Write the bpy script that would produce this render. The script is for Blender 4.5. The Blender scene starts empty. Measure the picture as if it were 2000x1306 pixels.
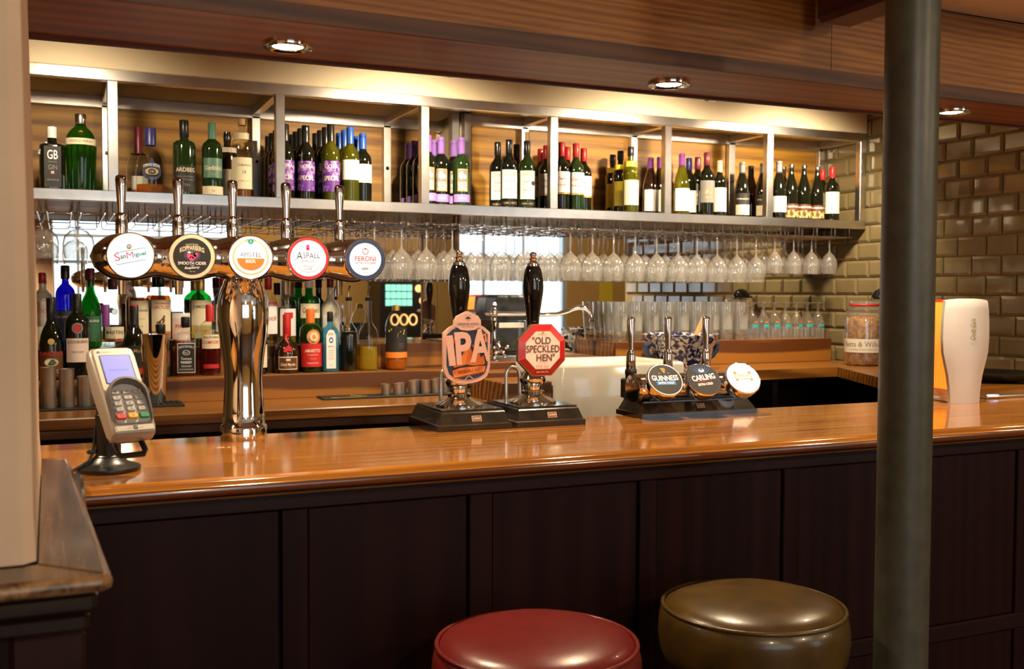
import bpy, math, random
from mathutils import Matrix, Vector
random.seed(7)
S = bpy.context.scene
COL = S.collection
PI = math.pi

# ------------------------------------------------------------------ camera
cam = bpy.data.cameras.new('camera')
cam.sensor_width = 36.0
cam.lens = 36.0
cam.clip_start = 0.05
cam.dof.use_dof = True
cam.dof.focus_distance = 2.62
cam.dof.aperture_fstop = 7.0
camo = bpy.data.objects.new('camera', cam)
COL.objects.link(camo)
_r, _u, _w = (0.9148, -0.4040, 0.0036), (0.0131, 0.0387, 0.9992), (0.4038, 0.9140, -0.0407)
camo.matrix_world = Matrix(((_r[0], _u[0], -_w[0], 0.0), (_r[1], _u[1], -_w[1], 0.0), (_r[2], _u[2], -_w[2], 1.435), (0, 0, 0, 1)))
S.camera = camo

# ------------------------------------------------------------------ view, world
S.view_settings.view_transform = 'Standard'
S.view_settings.look = 'None'
S.view_settings.exposure = 0.1
S.view_settings.gamma = 1.0
S.view_settings.use_curve_mapping = False
S.cycles.max_bounces = 8
S.cycles.transparent_max_bounces = 24
S.cycles.caustics_reflective = False
S.cycles.caustics_refractive = False
S.cycles.sample_clamp_indirect = 6.0
W = bpy.data.worlds.new('sky')
S.world = W
W.use_nodes = True
bg = W.node_tree.nodes['Background']
bg.inputs[0].default_value = (0.80, 0.90, 1.0, 1)
bg.inputs[1].default_value = 3.0

WARM = (1.0, 0.76, 0.48)
def lamp(name, kind, loc, energy, color=WARM, aim=None, size=0.03, cone=90, blend=0.6):
    L = bpy.data.lights.new(name, kind)
    L.energy = energy
    L.color = color
    if kind == 'SPOT':
        L.spot_size = math.radians(cone); L.spot_blend = blend; L.shadow_soft_size = size
    elif kind == 'POINT':
        L.shadow_soft_size = size
    o = bpy.data.objects.new(name, L)
    COL.objects.link(o)
    o.location = loc
    if aim is not None:
        o.rotation_euler = (Vector(aim) - Vector(loc)).to_track_quat('-Z', 'Y').to_euler()
    return o
def portal(name, loc, aim, sx, sy):
    L = bpy.data.lights.new(name, 'AREA')
    L.shape = 'RECTANGLE'; L.size = sx; L.size_y = sy
    L.cycles.is_portal = True
    o = bpy.data.objects.new(name, L); COL.objects.link(o); o.location = loc
    o.rotation_euler = (Vector(aim) - Vector(loc)).to_track_quat('-Z', 'Y').to_euler()
# daylight openings of the room behind the camera
portal('window_portal', (0.6, -2.62, 1.7), (0.6, 0, 1.7), 2.6, 1.5)
portal('window_portal', (4.95, -2.62, 1.6), (4.95, 0, 1.6), 1.7, 1.8)
# lamps over the bar
BEAM_Z = 1.96
DOWNLIGHTS = [(-0.49, 2.21), (0.452, 2.21), (1.40, 2.205), (2.347, 2.20), (3.3, 2.2)]
for (x, y) in DOWNLIGHTS:
    lamp('beam_downlight_lamp', 'SPOT', (x, y, BEAM_Z - 0.012), 62, WARM, (x, y, 0), 0.025, 120, 0.8)
BAR_SPOTS = [(0.05, 3.5, 26), (1.30, 3.5, 92), (2.43, 3.5, 88), (3.22, 3.55, 70)]
for (x, y, e_) in BAR_SPOTS:
    lamp('bar_ceiling_lamp', 'SPOT', (x, y, 2.20), e_, (1.0, 0.80, 0.55), (x - 0.05, 4.15, 1.55), 0.03, 145, 1.0)

# ------------------------------------------------------------------ mesh helpers
class G:
    def __init__(s, xf=None):
        s.v = []; s.f = []; s.m = []; s.xf = xf
    def add(s, vs, fs, mi=0):
        b = len(s.v)
        if s.xf is not None:
            vs = [tuple(s.xf @ Vector(p)) for p in vs]
        s.v += [tuple(p) for p in vs]
        for f in fs:
            s.f.append(tuple(b + i for i in f)); s.m.append(mi)
        return s
    def box(s, x0, x1, y0, y1, z0, z1, mi=0):
        return s.add([(x0,y0,z0),(x1,y0,z0),(x1,y1,z0),(x0,y1,z0),(x0,y0,z1),(x1,y0,z1),(x1,y1,z1),(x0,y1,z1)],
                     [(0,3,2,1),(4,5,6,7),(0,1,5,4),(1,2,6,5),(2,3,7,6),(3,0,4,7)], mi)
    def cbox(s, x0, x1, y0, y1, z0, z1, b=0.004, mi=0):
        b = min(b, (x1-x0)*.45, (y1-y0)*.45, (z1-z0)*.45)
        vs = []; idx = {}
        X = (x0, x1); Y = (y0, y1); Z = (z0, z1)
        for i in (0,1):
            for j in (0,1):
                for k in (0,1):
                    dx = b if i == 0 else -b; dy = b if j == 0 else -b; dz = b if k == 0 else -b
                    for a, p in (('x', (X[i], Y[j]+dy, Z[k]+dz)), ('y', (X[i]+dx, Y[j], Z[k]+dz)), ('z', (X[i]+dx, Y[j]+dy, Z[k]))):
                        idx[(i,j,k,a)] = len(vs); vs.append(p)
        I = lambda i,j,k,a: idx[(i,j,k,a)]
        fs = []
        for i in (0,1):
            q = [I(i,0,0,'x'), I(i,1,0,'x'), I(i,1,1,'x'), I(i,0,1,'x')]; fs.append(q if i else q[::-1])
            q = [I(0,i,0,'y'), I(0,i,1,'y'), I(1,i,1,'y'), I(1,i,0,'y')]; fs.append(q if i else q[::-1])
            q = [I(0,0,i,'z'), I(1,0,i,'z'), I(1,1,i,'z'), I(0,1,i,'z')]; fs.append(q if i else q[::-1])
        for i in (0,1):
            for j in (0,1):
                q = [I(i,j,0,'x'), I(i,j,0,'y'), I(i,j,1,'y'), I(i,j,1,'x')]; fs.append(q if i != j else q[::-1])
                q = [I(i,0,j,'x'), I(i,0,j,'z'), I(i,1,j,'z'), I(i,1,j,'x')]; fs.append(q[::-1] if i != j else q)
                q = [I(0,i,j,'y'), I(0,i,j,'z'), I(1,i,j,'z'), I(1,i,j,'y')]; fs.append(q if i != j else q[::-1])
                for k in (0,1):
                    t = [I(i,j,k,'x'), I(i,j,k,'y'), I(i,j,k,'z')]; fs.append(t if (i+j+k) % 2 else t[::-1])
        return s.add(vs, fs, mi)
    def lathe(s, prof, n=24, c=(0,0,0), mi=0, sx=1.0, sy=1.0, a0=0.0):
        vs = []; rings = []
        for (r, z) in prof:
            if r < 1e-6:
                rings.append([len(vs)]); vs.append((c[0], c[1], c[2]+z))
            else:
                rings.append(list(range(len(vs), len(vs)+n)))
                for j in range(n):
                    a = a0 + 2*PI*j/n
                    vs.append((c[0]+r*sx*math.cos(a), c[1]+r*sy*math.sin(a), c[2]+z))
        fs = []
        for A, B in zip(rings, rings[1:]):
            for j in range(n):
                k = (j+1) % n
                if len(A) == 1 and len(B) == 1: continue
                if len(A) == 1: fs.append((A[0], B[k], B[j]))
                elif len(B) == 1: fs.append((A[j], A[k], B[0]))
                else: fs.append((A[j], A[k], B[k], B[j]))
        return s.add(vs, fs, mi)
    def tube(s, pts, r=0.01, n=10, mi=0, caps=True):
        pts = [Vector(p) for p in pts]
        rs = r if isinstance(r, (list, tuple)) else [r]*len(pts)
        vs = []; fs = []; up = None
        for i, p in enumerate(pts):
            t = (pts[min(i+1, len(pts)-1)] - pts[max(i-1, 0)]).normalized()
            if up is None:
                up = Vector((0,0,1)) if abs(t.z) < .9 else Vector((1,0,0))
            sd = t.cross(up).normalized(); up = sd.cross(t).normalized()
            for j in range(n):
                a = 2*PI*j/n
                vs.append(tuple(p + rs[i]*(math.cos(a)*sd + math.sin(a)*up)))
        for i in range(len(pts)-1):
            for j in range(n):
                k = (j+1) % n
                fs.append((i*n+j, (i+1)*n+j, (i+1)*n+k, i*n+k))
        if caps:
            fs.append(tuple(range(n))); fs.append(tuple((len(pts)-1)*n+j for j in range(n-1, -1, -1)))
        return s.add(vs, fs, mi)
    def prism(s, poly, z0, z1, mi=0, inset=0.0, axis='z'):
        """poly: CCW points; axis z: (x,y) extruded in z; axis y: (x,z) extruded from y=z1 (back) to y=z0 (front)"""
        n = len(poly)
        if axis == 'z':
            vs = [(p[0], p[1], z0) for p in poly] + [(p[0], p[1], z1) for p in poly]
        elif axis == 'y':
            vs = [(p[0], z1, p[1]) for p in poly] + [(p[0], z0, p[1]) for p in poly]
        else:
            vs = [(z0, p[0], p[1]) for p in poly] + [(z1, p[0], p[1]) for p in poly]
        fs = [tuple(range(n-1, -1, -1)), tuple(range(n, 2*n))] + [(i, (i+1) % n, n+(i+1) % n, n+i) for i in range(n)]
        return s.add(vs, fs, mi)
    def loft(s, rings, mi=0, cap=True):
        n = len(rings[0]); vs = [p for r in rings for p in r]; fs = []
        for i in range(len(rings)-1):
            for j in range(n):
                k = (j+1) % n
                fs.append((i*n+j, i*n+k, (i+1)*n+k, (i+1)*n+j))
        if cap:
            fs.append(tuple(range(n-1, -1, -1))); fs.append(tuple((len(rings)-1)*n+j for j in range(n)))
        return s.add(vs, fs, mi)
    def mesh(s, name, mats, angle=35):
        me = bpy.data.meshes.new(name)
        me.from_pydata(s.v, [], s.f)
        for m in (mats if isinstance(mats, (list, tuple)) else [mats]): me.materials.append(m)
        me.polygons.foreach_set('material_index', s.m)
        if angle:
            me.polygons.foreach_set('use_smooth', [True]*len(s.f))
            me.set_sharp_from_angle(angle=math.radians(angle))
        me.update()
        return me
    def build(s, name, mats, parent=None, label=None, angle=35, loc=None):
        return obj(name, s.mesh(name, mats, angle), parent, label, loc)

def obj(name, me, parent=None, label=None, loc=None):
    o = bpy.data.objects.new(name, me); COL.objects.link(o)
    if parent is not None: o.parent = parent
    if label: o['label'] = label
    if loc is not None: o.location = loc
    return o
def tag(o, label, cat, group=None):
    o['label'] = label; o['category'] = cat
    if group: o['group'] = group
    return o
def thing(name, label, cat, loc=(0,0,0), rz=0.0, group=None):
    o = bpy.data.objects.new(name, None); COL.objects.link(o)
    o.empty_display_size = 0.05
    o.location = loc; o.rotation_euler = (0, 0, rz)
    return tag(o, label, cat, group)
def struct(name, g, mats, parent=None, angle=35):
    o = g.build(name, mats, parent, angle=angle)
    if parent is None: o['kind'] = 'structure'
    return o
def copy_tree(o, parent=None):
    c = o.copy(); COL.objects.link(c); c.parent = parent
    for ch in list(o.children): copy_tree(ch, c)
    return c
def rot(ax, deg): return Matrix.Rotation(math.radians(deg), 4, ax)
def mv(x, y, z): return Matrix.Translation((x, y, z))
def frame(ox, oy, oz, c):
    """matrix with columns ox, oy, oz and origin c"""
    return Matrix(((ox[0], oy[0], oz[0], c[0]), (ox[1], oy[1], oz[1], c[1]), (ox[2], oy[2], oz[2], c[2]), (0,0,0,1)))

# ------------------------------------------------------------------ flat print (lettering, labels)
_tc = {}
def txt(s, bold=0.0, shear=0.0):
    key = (s, bold, shear)
    if key not in _tc:
        cu = bpy.data.curves.new('t', 'FONT'); cu.body = s; cu.resolution_u = 3; cu.offset = bold; cu.shear = shear
        o = bpy.data.objects.new('t', cu); COL.objects.link(o)
        dg = bpy.context.evaluated_depsgraph_get(); dg.update()
        me = bpy.data.meshes.new_from_object(o.evaluated_get(dg))
        vs = [(v.co.x, v.co.y) for v in me.vertices]; fs = [tuple(p.vertices) for p in me.polygons]
        up = [p.normal.z for p in me.polygons]
        fs = [f if n > 0 else f[::-1] for f, n in zip(fs, up)]
        bpy.data.meshes.remove(me); bpy.data.objects.remove(o); bpy.data.curves.remove(cu)
        if vs:
            x0 = min(v[0] for v in vs); x1 = max(v[0] for v in vs); y0 = min(v[1] for v in vs); y1 = max(v[1] for v in vs)
            vs = [((v[0]-x0)/max(x1-x0, 1e-6)-.5, (v[1]-y0)/max(y1-y0, 1e-6)-.5) for v in vs]
        _tc[key] = (vs, fs)
    return _tc[key]
class Print:
    def __init__(s): s.items = []; s.mats = []
    def _m(s, mat):
        if mat not in s.mats: s.mats.append(mat)
        return s.mats.index(mat)
    def poly(s, pts, mat, lay=0):
        s.items.append((list(pts), [tuple(range(len(pts)))], s._m(mat), lay)); return s
    def rect(s, x0, x1, y0, y1, mat, lay=0, n=1):
        vs = []; 
        for i in range(n+1):
            x = x0+(x1-x0)*i/n; vs += [(x, y0), (x, y1)]
        s.items.append((vs, [(2*i, 2*i+2, 2*i+3, 2*i+1) for i in range(n)], s._m(mat), lay)); return s
    def disc(s, cx, cy, r, mat, lay=0, n=32, sy=1.0, a0=0.0, a1=2*PI):
        full = abs(a1-a0-2*PI) < 1e-6
        pts = [(cx+r*math.cos(a0+(a1-a0)*i/n), cy+r*sy*math.sin(a0+(a1-a0)*i/n)) for i in range(n if full else n+1)]
        return s.poly(pts, mat, lay)
    def ring(s, cx, cy, r0, r1, mat, lay=0, n=40, a0=0.0, a1=2*PI, sy=1.0):
        vs = []; fs = []
        for i in range(n+1):
            a = a0+(a1-a0)*i/n
            vs += [(cx+r0*math.cos(a), cy+sy*r0*math.sin(a)), (cx+r1*math.cos(a), cy+sy*r1*math.sin(a))]
            if i < n: fs.append((2*i, 2*i+1, 2*i+3, 2*i+2))
        s.items.append((vs, fs, s._m(mat), lay)); return s
    def line(s, pts, w, mat, lay=1):
        vs = []; fs = []
        for i, p in enumerate(pts):
            a = pts[max(i-1,0)]; b = pts[min(i+1,len(pts)-1)]
            dx, dy = b[0]-a[0], b[1]-a[1]; l = math.hypot(dx, dy) or 1
            nx, ny = -dy/l*w/2, dx/l*w/2
            vs += [(p[0]-nx, p[1]-ny), (p[0]+nx, p[1]+ny)]
            if i < len(pts)-1: fs.append((2*i, 2*i+2, 2*i+3, 2*i+1))
        s.items.append((vs, fs, s._m(mat), lay)); return s
    def text(s, t, cx, cy, w, h, mat, lay=1, rot=0.0, bold=0.0, shear=0.0, bow=0.0):
        vs, fs = txt(t, bold, shear)
        c, sn = math.cos(math.radians(rot)), math.sin(math.radians(rot)); o = []
        for (a, b) in vs:
            x = a*w; y = b*h - bow*(a*2)**2
            o.append((cx+x*c-y*sn, cy+x*sn+y*c))
        s.items.append((o, fs, s._m(mat), lay)); return s
    def build(s, name, parent=None, R=None, xf=None, eps=0.0004, z0=0.0):
        g = G(xf)
        for vs, fs, mi, lay in s.items:
            if R is None: p = [(u, -lay*eps, v) for u, v in vs]
            else: p = [((R+lay*eps)*math.sin(u/R), -(R+lay*eps)*math.cos(u/R), v) for u, v in vs]
            g.add(p, fs, mi)
        return g.build(name, s.mats, parent, angle=40 if R else 0)
# ------------------------------------------------------------------ materials
M = {}
def _new(name):
    m = bpy.data.materials.new(name); m.use_nodes = True
    nt = m.node_tree; b = nt.nodes['Principled BSDF']
    M[name] = m
    return m, nt, b
def C4(c): return (c[0], c[1], c[2], 1)
def _coords(nt, scale=(1,1,1)):
    tc = nt.nodes.new('ShaderNodeTexCoord'); mp = nt.nodes.new('ShaderNodeMapping')
    mp.inputs['Scale'].default_value = scale
    nt.links.new(tc.outputs['Object'], mp.inputs['Vector'])
    return mp.outputs['Vector']
def _noise(nt, vec, scale, detail=4, rough=.55, dist=0.0):
    n = nt.nodes.new('ShaderNodeTexNoise')
    n.inputs['Scale'].default_value = scale; n.inputs['Detail'].default_value = detail
    n.inputs['Roughness'].default_value = rough; n.inputs['Distortion'].default_value = dist
    nt.links.new(vec, n.inputs['Vector'])
    return n.outputs['Fac']
def _ramp(nt, fac, stops):
    r = nt.nodes.new('ShaderNodeValToRGB')
    el = r.color_ramp.elements
    while len(el) < len(stops): el.new(0.5)
    for e, (p, c) in zip(el, stops): e.position = p; e.color = C4(c)
    nt.links.new(fac, r.inputs['Fac'])
    return r.outputs['Color']
def _bump(nt, fac, b, strength, dist=0.002):
    n = nt.nodes.new('ShaderNodeBump'); n.inputs['Strength'].default_value = strength; n.inputs['Distance'].default_value = dist
    nt.links.new(fac, n.inputs['Height']); nt.links.new(n.outputs['Normal'], b.inputs['Normal'])
def plain(name, c, rough=.5, metal=0.0, coat=0.0, spec=.5, vary=0.0, vscale=20, bump=0.0, emit=None, estr=1.0):
    m, nt, b = _new(name)
    b.inputs['Base Color'].default_value = C4(c); b.inputs['Roughness'].default_value = rough
    b.inputs['Metallic'].default_value = metal; b.inputs['Coat Weight'].default_value = coat
    b.inputs['Specular IOR Level'].default_value = spec
    if vary or bump:
        f = _noise(nt, _coords(nt), vscale, 5)
        if vary:
            col = _ramp(nt, f, [(.3, [k*(1-vary) for k in c]), (.7, [min(1, k*(1+vary)) for k in c])])
            nt.links.new(col, b.inputs['Base Color'])
        if bump: _bump(nt, f, b, bump)
    if emit:
        b.inputs['Emission Color'].default_value = C4(emit); b.inputs['Emission Strength'].default_value = estr
    return m
def wood(name, dark, light, axis='x', rough=.3, coat=.3, freq=1.0, bump=.08, contrast=.5, figure=.5):
    """long-grained timber: stretched noise, pores, and a slow figure"""
    m, nt, b = _new(name)
    along, across = .9*freq, 16*freq
    sc = {'x': (along, across, across), 'y': (across, along, across), 'z': (across, across, along)}[axis]
    v = _coords(nt, sc)
    big = _noise(nt, v, 1.3, 3, .5, 1.6)
    w = nt.nodes.new('ShaderNodeTexWave'); w.wave_type = 'RINGS'; w.rings_direction = axis.upper()
    w.inputs['Scale'].default_value = .55; w.inputs['Distortion'].default_value = 5.0; w.inputs['Detail'].default_value = 3
    w.inputs['Detail Scale'].default_value = 1.2
    nt.links.new(v, w.inputs['Vector'])
    fine = _noise(nt, _coords(nt, tuple(k*(6 if k > 2 else 1.6) for k in sc)), 3.0, 3, .6)
    mix = nt.nodes.new('ShaderNodeMix'); mix.data_type = 'FLOAT'; mix.inputs[0].default_value = figure
    nt.links.new(big, mix.inputs[2]); nt.links.new(w.outputs['Fac'], mix.inputs[3])
    mix2 = nt.nodes.new('ShaderNodeMix'); mix2.data_type = 'FLOAT'; mix2.inputs[0].default_value = .22
    nt.links.new(mix.outputs[0], mix2.inputs[2]); nt.links.new(fine, mix2.inputs[3])
    col = _ramp(nt, mix2.outputs[0], [(.5-contrast*.5, dark), (.5+contrast*.5, light)])
    nt.links.new(col, b.inputs['Base Color'])
    b.inputs['Roughness'].default_value = rough; b.inputs['Coat Weight'].default_value = coat; b.inputs['Coat Roughness'].default_value = .08
    if bump: _bump(nt, fine, b, bump, .001)
    return m
def glass(name, tint, rough=.02, ior=1.5, gain=1.0, diff=0.0, dcol=None):
    """thin clear or coloured glass wall: tinted transmission plus Fresnel gloss"""
    m = bpy.data.materials.new(name); m.use_nodes = True; nt = m.node_tree; nt.nodes.clear(); M[name] = m
    out = nt.nodes.new('ShaderNodeOutputMaterial'); mx = nt.nodes.new('ShaderNodeMixShader')
    lw = nt.nodes.new('ShaderNodeLayerWeight'); lw.inputs['Blend'].default_value = .5
    pw = nt.nodes.new('ShaderNodeMath'); pw.operation = 'POWER'; pw.inputs[1].default_value = 4.0
    nt.links.new(lw.outputs['Facing'], pw.inputs[0])
    fr = nt.nodes.new('ShaderNodeMath'); fr.operation = 'MULTIPLY_ADD'; fr.inputs[1].default_value = .80; fr.inputs[2].default_value = ((ior-1)/(ior+1))**2
    nt.links.new(pw.outputs[0], fr.inputs[0])
    tr = nt.nodes.new('ShaderNodeBsdfTransparent'); tr.inputs[0].default_value = C4(tint)
    gl = nt.nodes.new('ShaderNodeBsdfGlossy'); gl.inputs['Roughness'].default_value = rough; gl.inputs[0].default_value = (1,1,1,1)
    ml = nt.nodes.new('ShaderNodeMath'); ml.operation = 'MULTIPLY'; ml.inputs[1].default_value = gain; ml.use_clamp = True
    nt.links.new(fr.outputs[0], ml.inputs[0]); nt.links.new(ml.outputs[0], mx.inputs[0])
    body = tr
    if diff:
        df = nt.nodes.new('ShaderNodeBsdfDiffuse'); df.inputs[0].default_value = C4(dcol or tint)
        mm = nt.nodes.new('ShaderNodeMixShader'); mm.inputs[0].default_value = diff
        nt.links.new(tr.outputs[0], mm.inputs[1]); nt.links.new(df.outputs[0], mm.inputs[2]); body = mm
    nt.links.new(body.outputs[0], mx.inputs[1]); nt.links.new(gl.outputs[0], mx.inputs[2]); nt.links.new(mx.outputs[0], out.inputs[0])
    return m
def spots(name, a, b_, scale, thr=.5, rough=.5, width=.08, detail=3, stretch=(1,1,1), coat=0.0):
    """two-colour printed pattern"""
    m, nt, b = _new(name)
    f = _noise(nt, _coords(nt, stretch), scale, detail, .55, .6)
    nt.links.new(_ramp(nt, f, [(thr-width, a), (thr+width, b_)]), b.inputs['Base Color'])
    b.inputs['Roughness'].default_value = rough; b.inputs['Coat Weight'].default_value = coat
    return m

wood('counter_wood', (.15, .042, .006), (.50, .200, .028), 'x', .14, .6, 1.0, .025, .5, .22)
wood('counter_edge_wood', (.075, .016, .005), (.20, .052, .012), 'x', .2, .6, 1.0, .03, .6)
wood('panel_wood', (.009, .0022, .0020), (.022, .0055, .0040), 'z', .45, .0, 1.0, .12, .7); M['panel_wood'].node_tree.nodes['Principled BSDF'].inputs['Specular IOR Level'].default_value = .15
wood('panel_rail_wood', (.011, .0028, .0024), (.026, .007, .005), 'x', .42, .0, 1.0, .12, .7); M['panel_rail_wood'].node_tree.nodes['Principled BSDF'].inputs['Specular IOR Level'].default_value = .22
wood('oak', (.15, .046, .006), (.43, .165, .026), 'x', .5, .0, 3.2, .15, .6, .35)
wood('beam_trim_wood', (.040, .012, .004), (.13, .040, .010), 'x', .5, .0, 1.4, .2, .6)
wood('soffit_wood', (.11, .026, .006), (.27, .075, .016), 'x', .36, .08, .8, .04, .4)
wood('back_wood', (.15, .050, .006), (.42, .170, .026), 'x', .3, .3, 1.0, .05, .36, .6)
wood('riser_wood', (.10, .030, .004), (.32, .125, .018), 'x', .42, .05, .9, .06, .26, .8)
wood('shelf_back_wood', (.20, .080, .007), (.54, .27, .034), 'x', .5, .0, 1.3, .06, .38, .3)
wood('cap_wood', (.075, .030, .010), (.40, .22, .095), 'y', .26, .4, 2.2, .35, .36, .3)
wood('mahogany', (.022, .005, .003), (.075, .014, .006), 'y', .3, .3, 1.0, .05, .6)
wood('dark_wood', (.006, .003, .002), (.022, .011, .006), 'x', .3, .4, 1.0, .05, .6)
plain('black_void', (.006, .005, .004), .7)
plain('plaster', (.70, .51, .35), .75, vary=.07, vscale=6, bump=.12)
plain('cream_paint', (.80, .68, .46), .6, vary=.03, vscale=5)
plain('ceiling_paint', (.70, .68, .64), .8, vary=.08, vscale=8)
plain('room_paint', (.62, .38, .12), .8, vary=.06, vscale=3)
plain('floor_wood', (.08, .035, .015), .5, vary=.3, vscale=9)
plain('tile_glaze', (.255, .200, .095), .09, coat=.5, vary=.10, vscale=7)
plain('grout', (.30, .25, .15), .9)
plain('pillar_paint', (.060, .056, .037), .42, vary=.22, vscale=28, bump=.18)
plain('chrome', (.86, .86, .87), .06, 1.0)
plain('steel', (.74, .71, .67), .30, 1.0, vary=.10, vscale=14)
plain('steel_dull', (.66, .62, .57), .42, 1.0, vary=.12, vscale=30)
plain('wire', (.70, .66, .60), .22, 1.0)
plain('mirror_silver', (.90, .91, .90), .012, 1.0)
plain('black_plastic', (.010, .010, .011), .32)
plain('black_gloss', (.006, .0055, .005), .08, coat=.6)
plain('black_wood', (.018, .013, .008), .22, coat=.4, vary=.4, vscale=30)
plain('black_rubber', (.012, .012, .011), .6)
plain('red_leather', (.15, .012, .010), .30, coat=.15, vary=.12, vscale=40, bump=.14)
plain('green_leather', (.070, .037, .006), .30, coat=.2, vary=.28, vscale=22, bump=.2)
plain('stool_leg_wood', (.05, .012, .006), .4)
plain('white_ceramic', (.80, .74, .62), .12, coat=.4)
plain('white_plastic', (.50, .48, .47), .35, vary=.02)
plain('grey_plastic', (.36, .33, .29), .34, .25)
plain('dark_grey_plastic', (.055, .052, .050), .35)
plain('key_grey', (.42, .40, .38), .4)
plain('key_red', (.62, .05, .035), .4); plain('key_yellow', (.70, .42, .05), .4); plain('key_green', (.01, .22, .09), .4)
plain('brass', (.62, .46, .22), .3, 1.0)
plain('copper_pink', (.78, .47, .38), .35, .25)
plain('cloth_grey', (.20, .19, .18), .9)
plain('paper', (.82, .76, .64), .7); plain('paper_white', (.88, .86, .82), .6); plain('paper_cream', (.78, .68, .46), .65)
plain('ink', (.015, .013, .012), .6); plain('ink_grey', (.20, .19, .17), .6); plain('ink_white', (.9, .9, .88), .6)
plain('ink_red', (.55, .02, .02), .45); plain('ink_gold', (.62, .40, .12), .35, .6); plain('ink_purple', (.17, .05, .33), .5)
plain('ink_navy', (.02, .03, .075), .5); plain('ink_blue', (.02, .12, .45), .5); plain('ink_teal', (.04, .38, .42), .5)
plain('ink_orange', (.85, .23, .03), .5); plain('ink_green', (.04, .16, .07), .5); plain('ink_yellow', (.85, .68, .06), .5)
plain('ink_brown', (.12, .04, .015), .5); plain('ink_pink', (.85, .08, .25), .5); plain('ink_lilac', (.40, .22, .62), .5)
plain('ink_blush', (.86, .68, .58), .5)
plain('screen_lcd', (.20, .21, .55), .25, emit=(.33, .36, .95), estr=.55)
plain('lens_lit', (.9, .9, .92), .25, coat=.5, emit=(.95, .95, 1.0), estr=.75)
plain('lens_hot', (.9, .9, .92), .25, emit=(1.0, .96, .93), estr=1.6)
plain('lamp_disc', (1, .9, .7), .4, emit=(1.0, .86, .60), estr=14)
plain('orange_lit', (.9, .25, .03), .4, emit=(1.0, .26, .02), estr=1.1)
plain('blue_led', (.2, .4, 1), .3, emit=(.25, .45, 1.0), estr=4)
plain('lit_green', (.2, .8, .6), .4, emit=(.35, .85, .70), estr=1.0)
plain('lit_amber', (.9, .5, .2), .4, emit=(1.0, .52, .18), estr=1.4)
spots('purple_label', (.10, .018, .22), (.42, .24, .58), 46, .54, .5, .03)
spots('willow_pattern', (.012, .018, .10), (.74, .70, .62), 44, .52, .12, .04, 6, (1, 1, 1.3), .5)
spots('pretzel', (.10, .035, .008), (.55, .25, .06), 55, .5, .5, .16, 5)
spots('gold_label', (.10, .05, .02), (.70, .48, .18), 70, .5, .4, .06)
spots('tinsel', (.25, .16, .55), (.75, .72, .85), 120, .5, .3, .05)
glass('clear_glass', (.965, .965, .95), .03, 1.5, 2.4, .07, (.95, .92, .85))
glass('hanging_glass', (.97, .97, .96), .02, 1.5, 3.2, .11, (.98, .95, .87))  # bright haze and sparkle put into the colour: pale diffuse share, boosted gloss
glass('window_glass', (.96, .98, .98), .02, 1.45, .6)
glass('clear_bottle', (.93, .95, .92), .04, 1.5, 1.0)
glass('green_bottle', (.16, .46, .05), .05, 1.5, 1.0, .06, (.05, .25, .02))
glass('emerald_bottle', (.03, .45, .10), .05, 1.5, 1.0, .12, (.01, .30, .05))
glass('olive_bottle', (.40, .40, .03), .05, 1.5, 1.0, .14, (.30, .30, .02))
glass('blue_bottle', (.02, .05, .75), .05, 1.5, 1.0, .25, (.01, .03, .55))
glass('aqua_bottle', (.25, .62, .80), .05, 1.5, 1.0, .22, (.10, .42, .62))
glass('smoke_plastic', (.35, .33, .30), .12, 1.5, 1.0, .25, (.10, .10, .10))
glass('amber_liquid', (.80, .33, .04), .06, 1.35, .6, .3, (.55, .18, .02))
glass('pale_liquid', (.88, .72, .10), .06, 1.35, .6, .3, (.65, .48, .05))
glass('red_liquid', (.30, .015, .01), .06, 1.35, .6, .45, (.16, .012, .01))
glass('orange_liquid', (.90, .30, .03), .06, 1.35, .6, .5, (.75, .22, .02))
plain('dark_bottle', (.006, .007, .003), .07, coat=.5)
plain('dkgreen_bottle', (.012, .030, .006), .07, coat=.5)
plain('brown_bottle', (.022, .008, .003), .07, coat=.5)
plain('cream_bottle', (.74, .68, .52), .15, coat=.5)
plain('cap_black', (.012, .012, .012), .3); plain('cap_red', (.50, .02, .02), .35); plain('cap_purple', (.26, .13, .45), .35)
plain('cap_blue', (.02, .09, .42), .35); plain('cap_white', (.82, .80, .76), .4); plain('cap_silver', (.72, .70, .66), .25, 1.0)
plain('cap_gold', (.62, .42, .12), .3, .8); plain('cap_burgundy', (.16, .015, .03), .35); plain('cap_cork', (.55, .34, .14), .8)
plain('cap_navy', (.03, .03, .16), .35); plain('cap_grey', (.26, .26, .27), .35); plain('cap_cream', (.72, .58, .34), .45)
plain('cap_green', (.10, .22, .15), .4); plain('cap_orange', (.75, .16, .02), .35); plain('cap_violet', (.20, .04, .24), .35)
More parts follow.
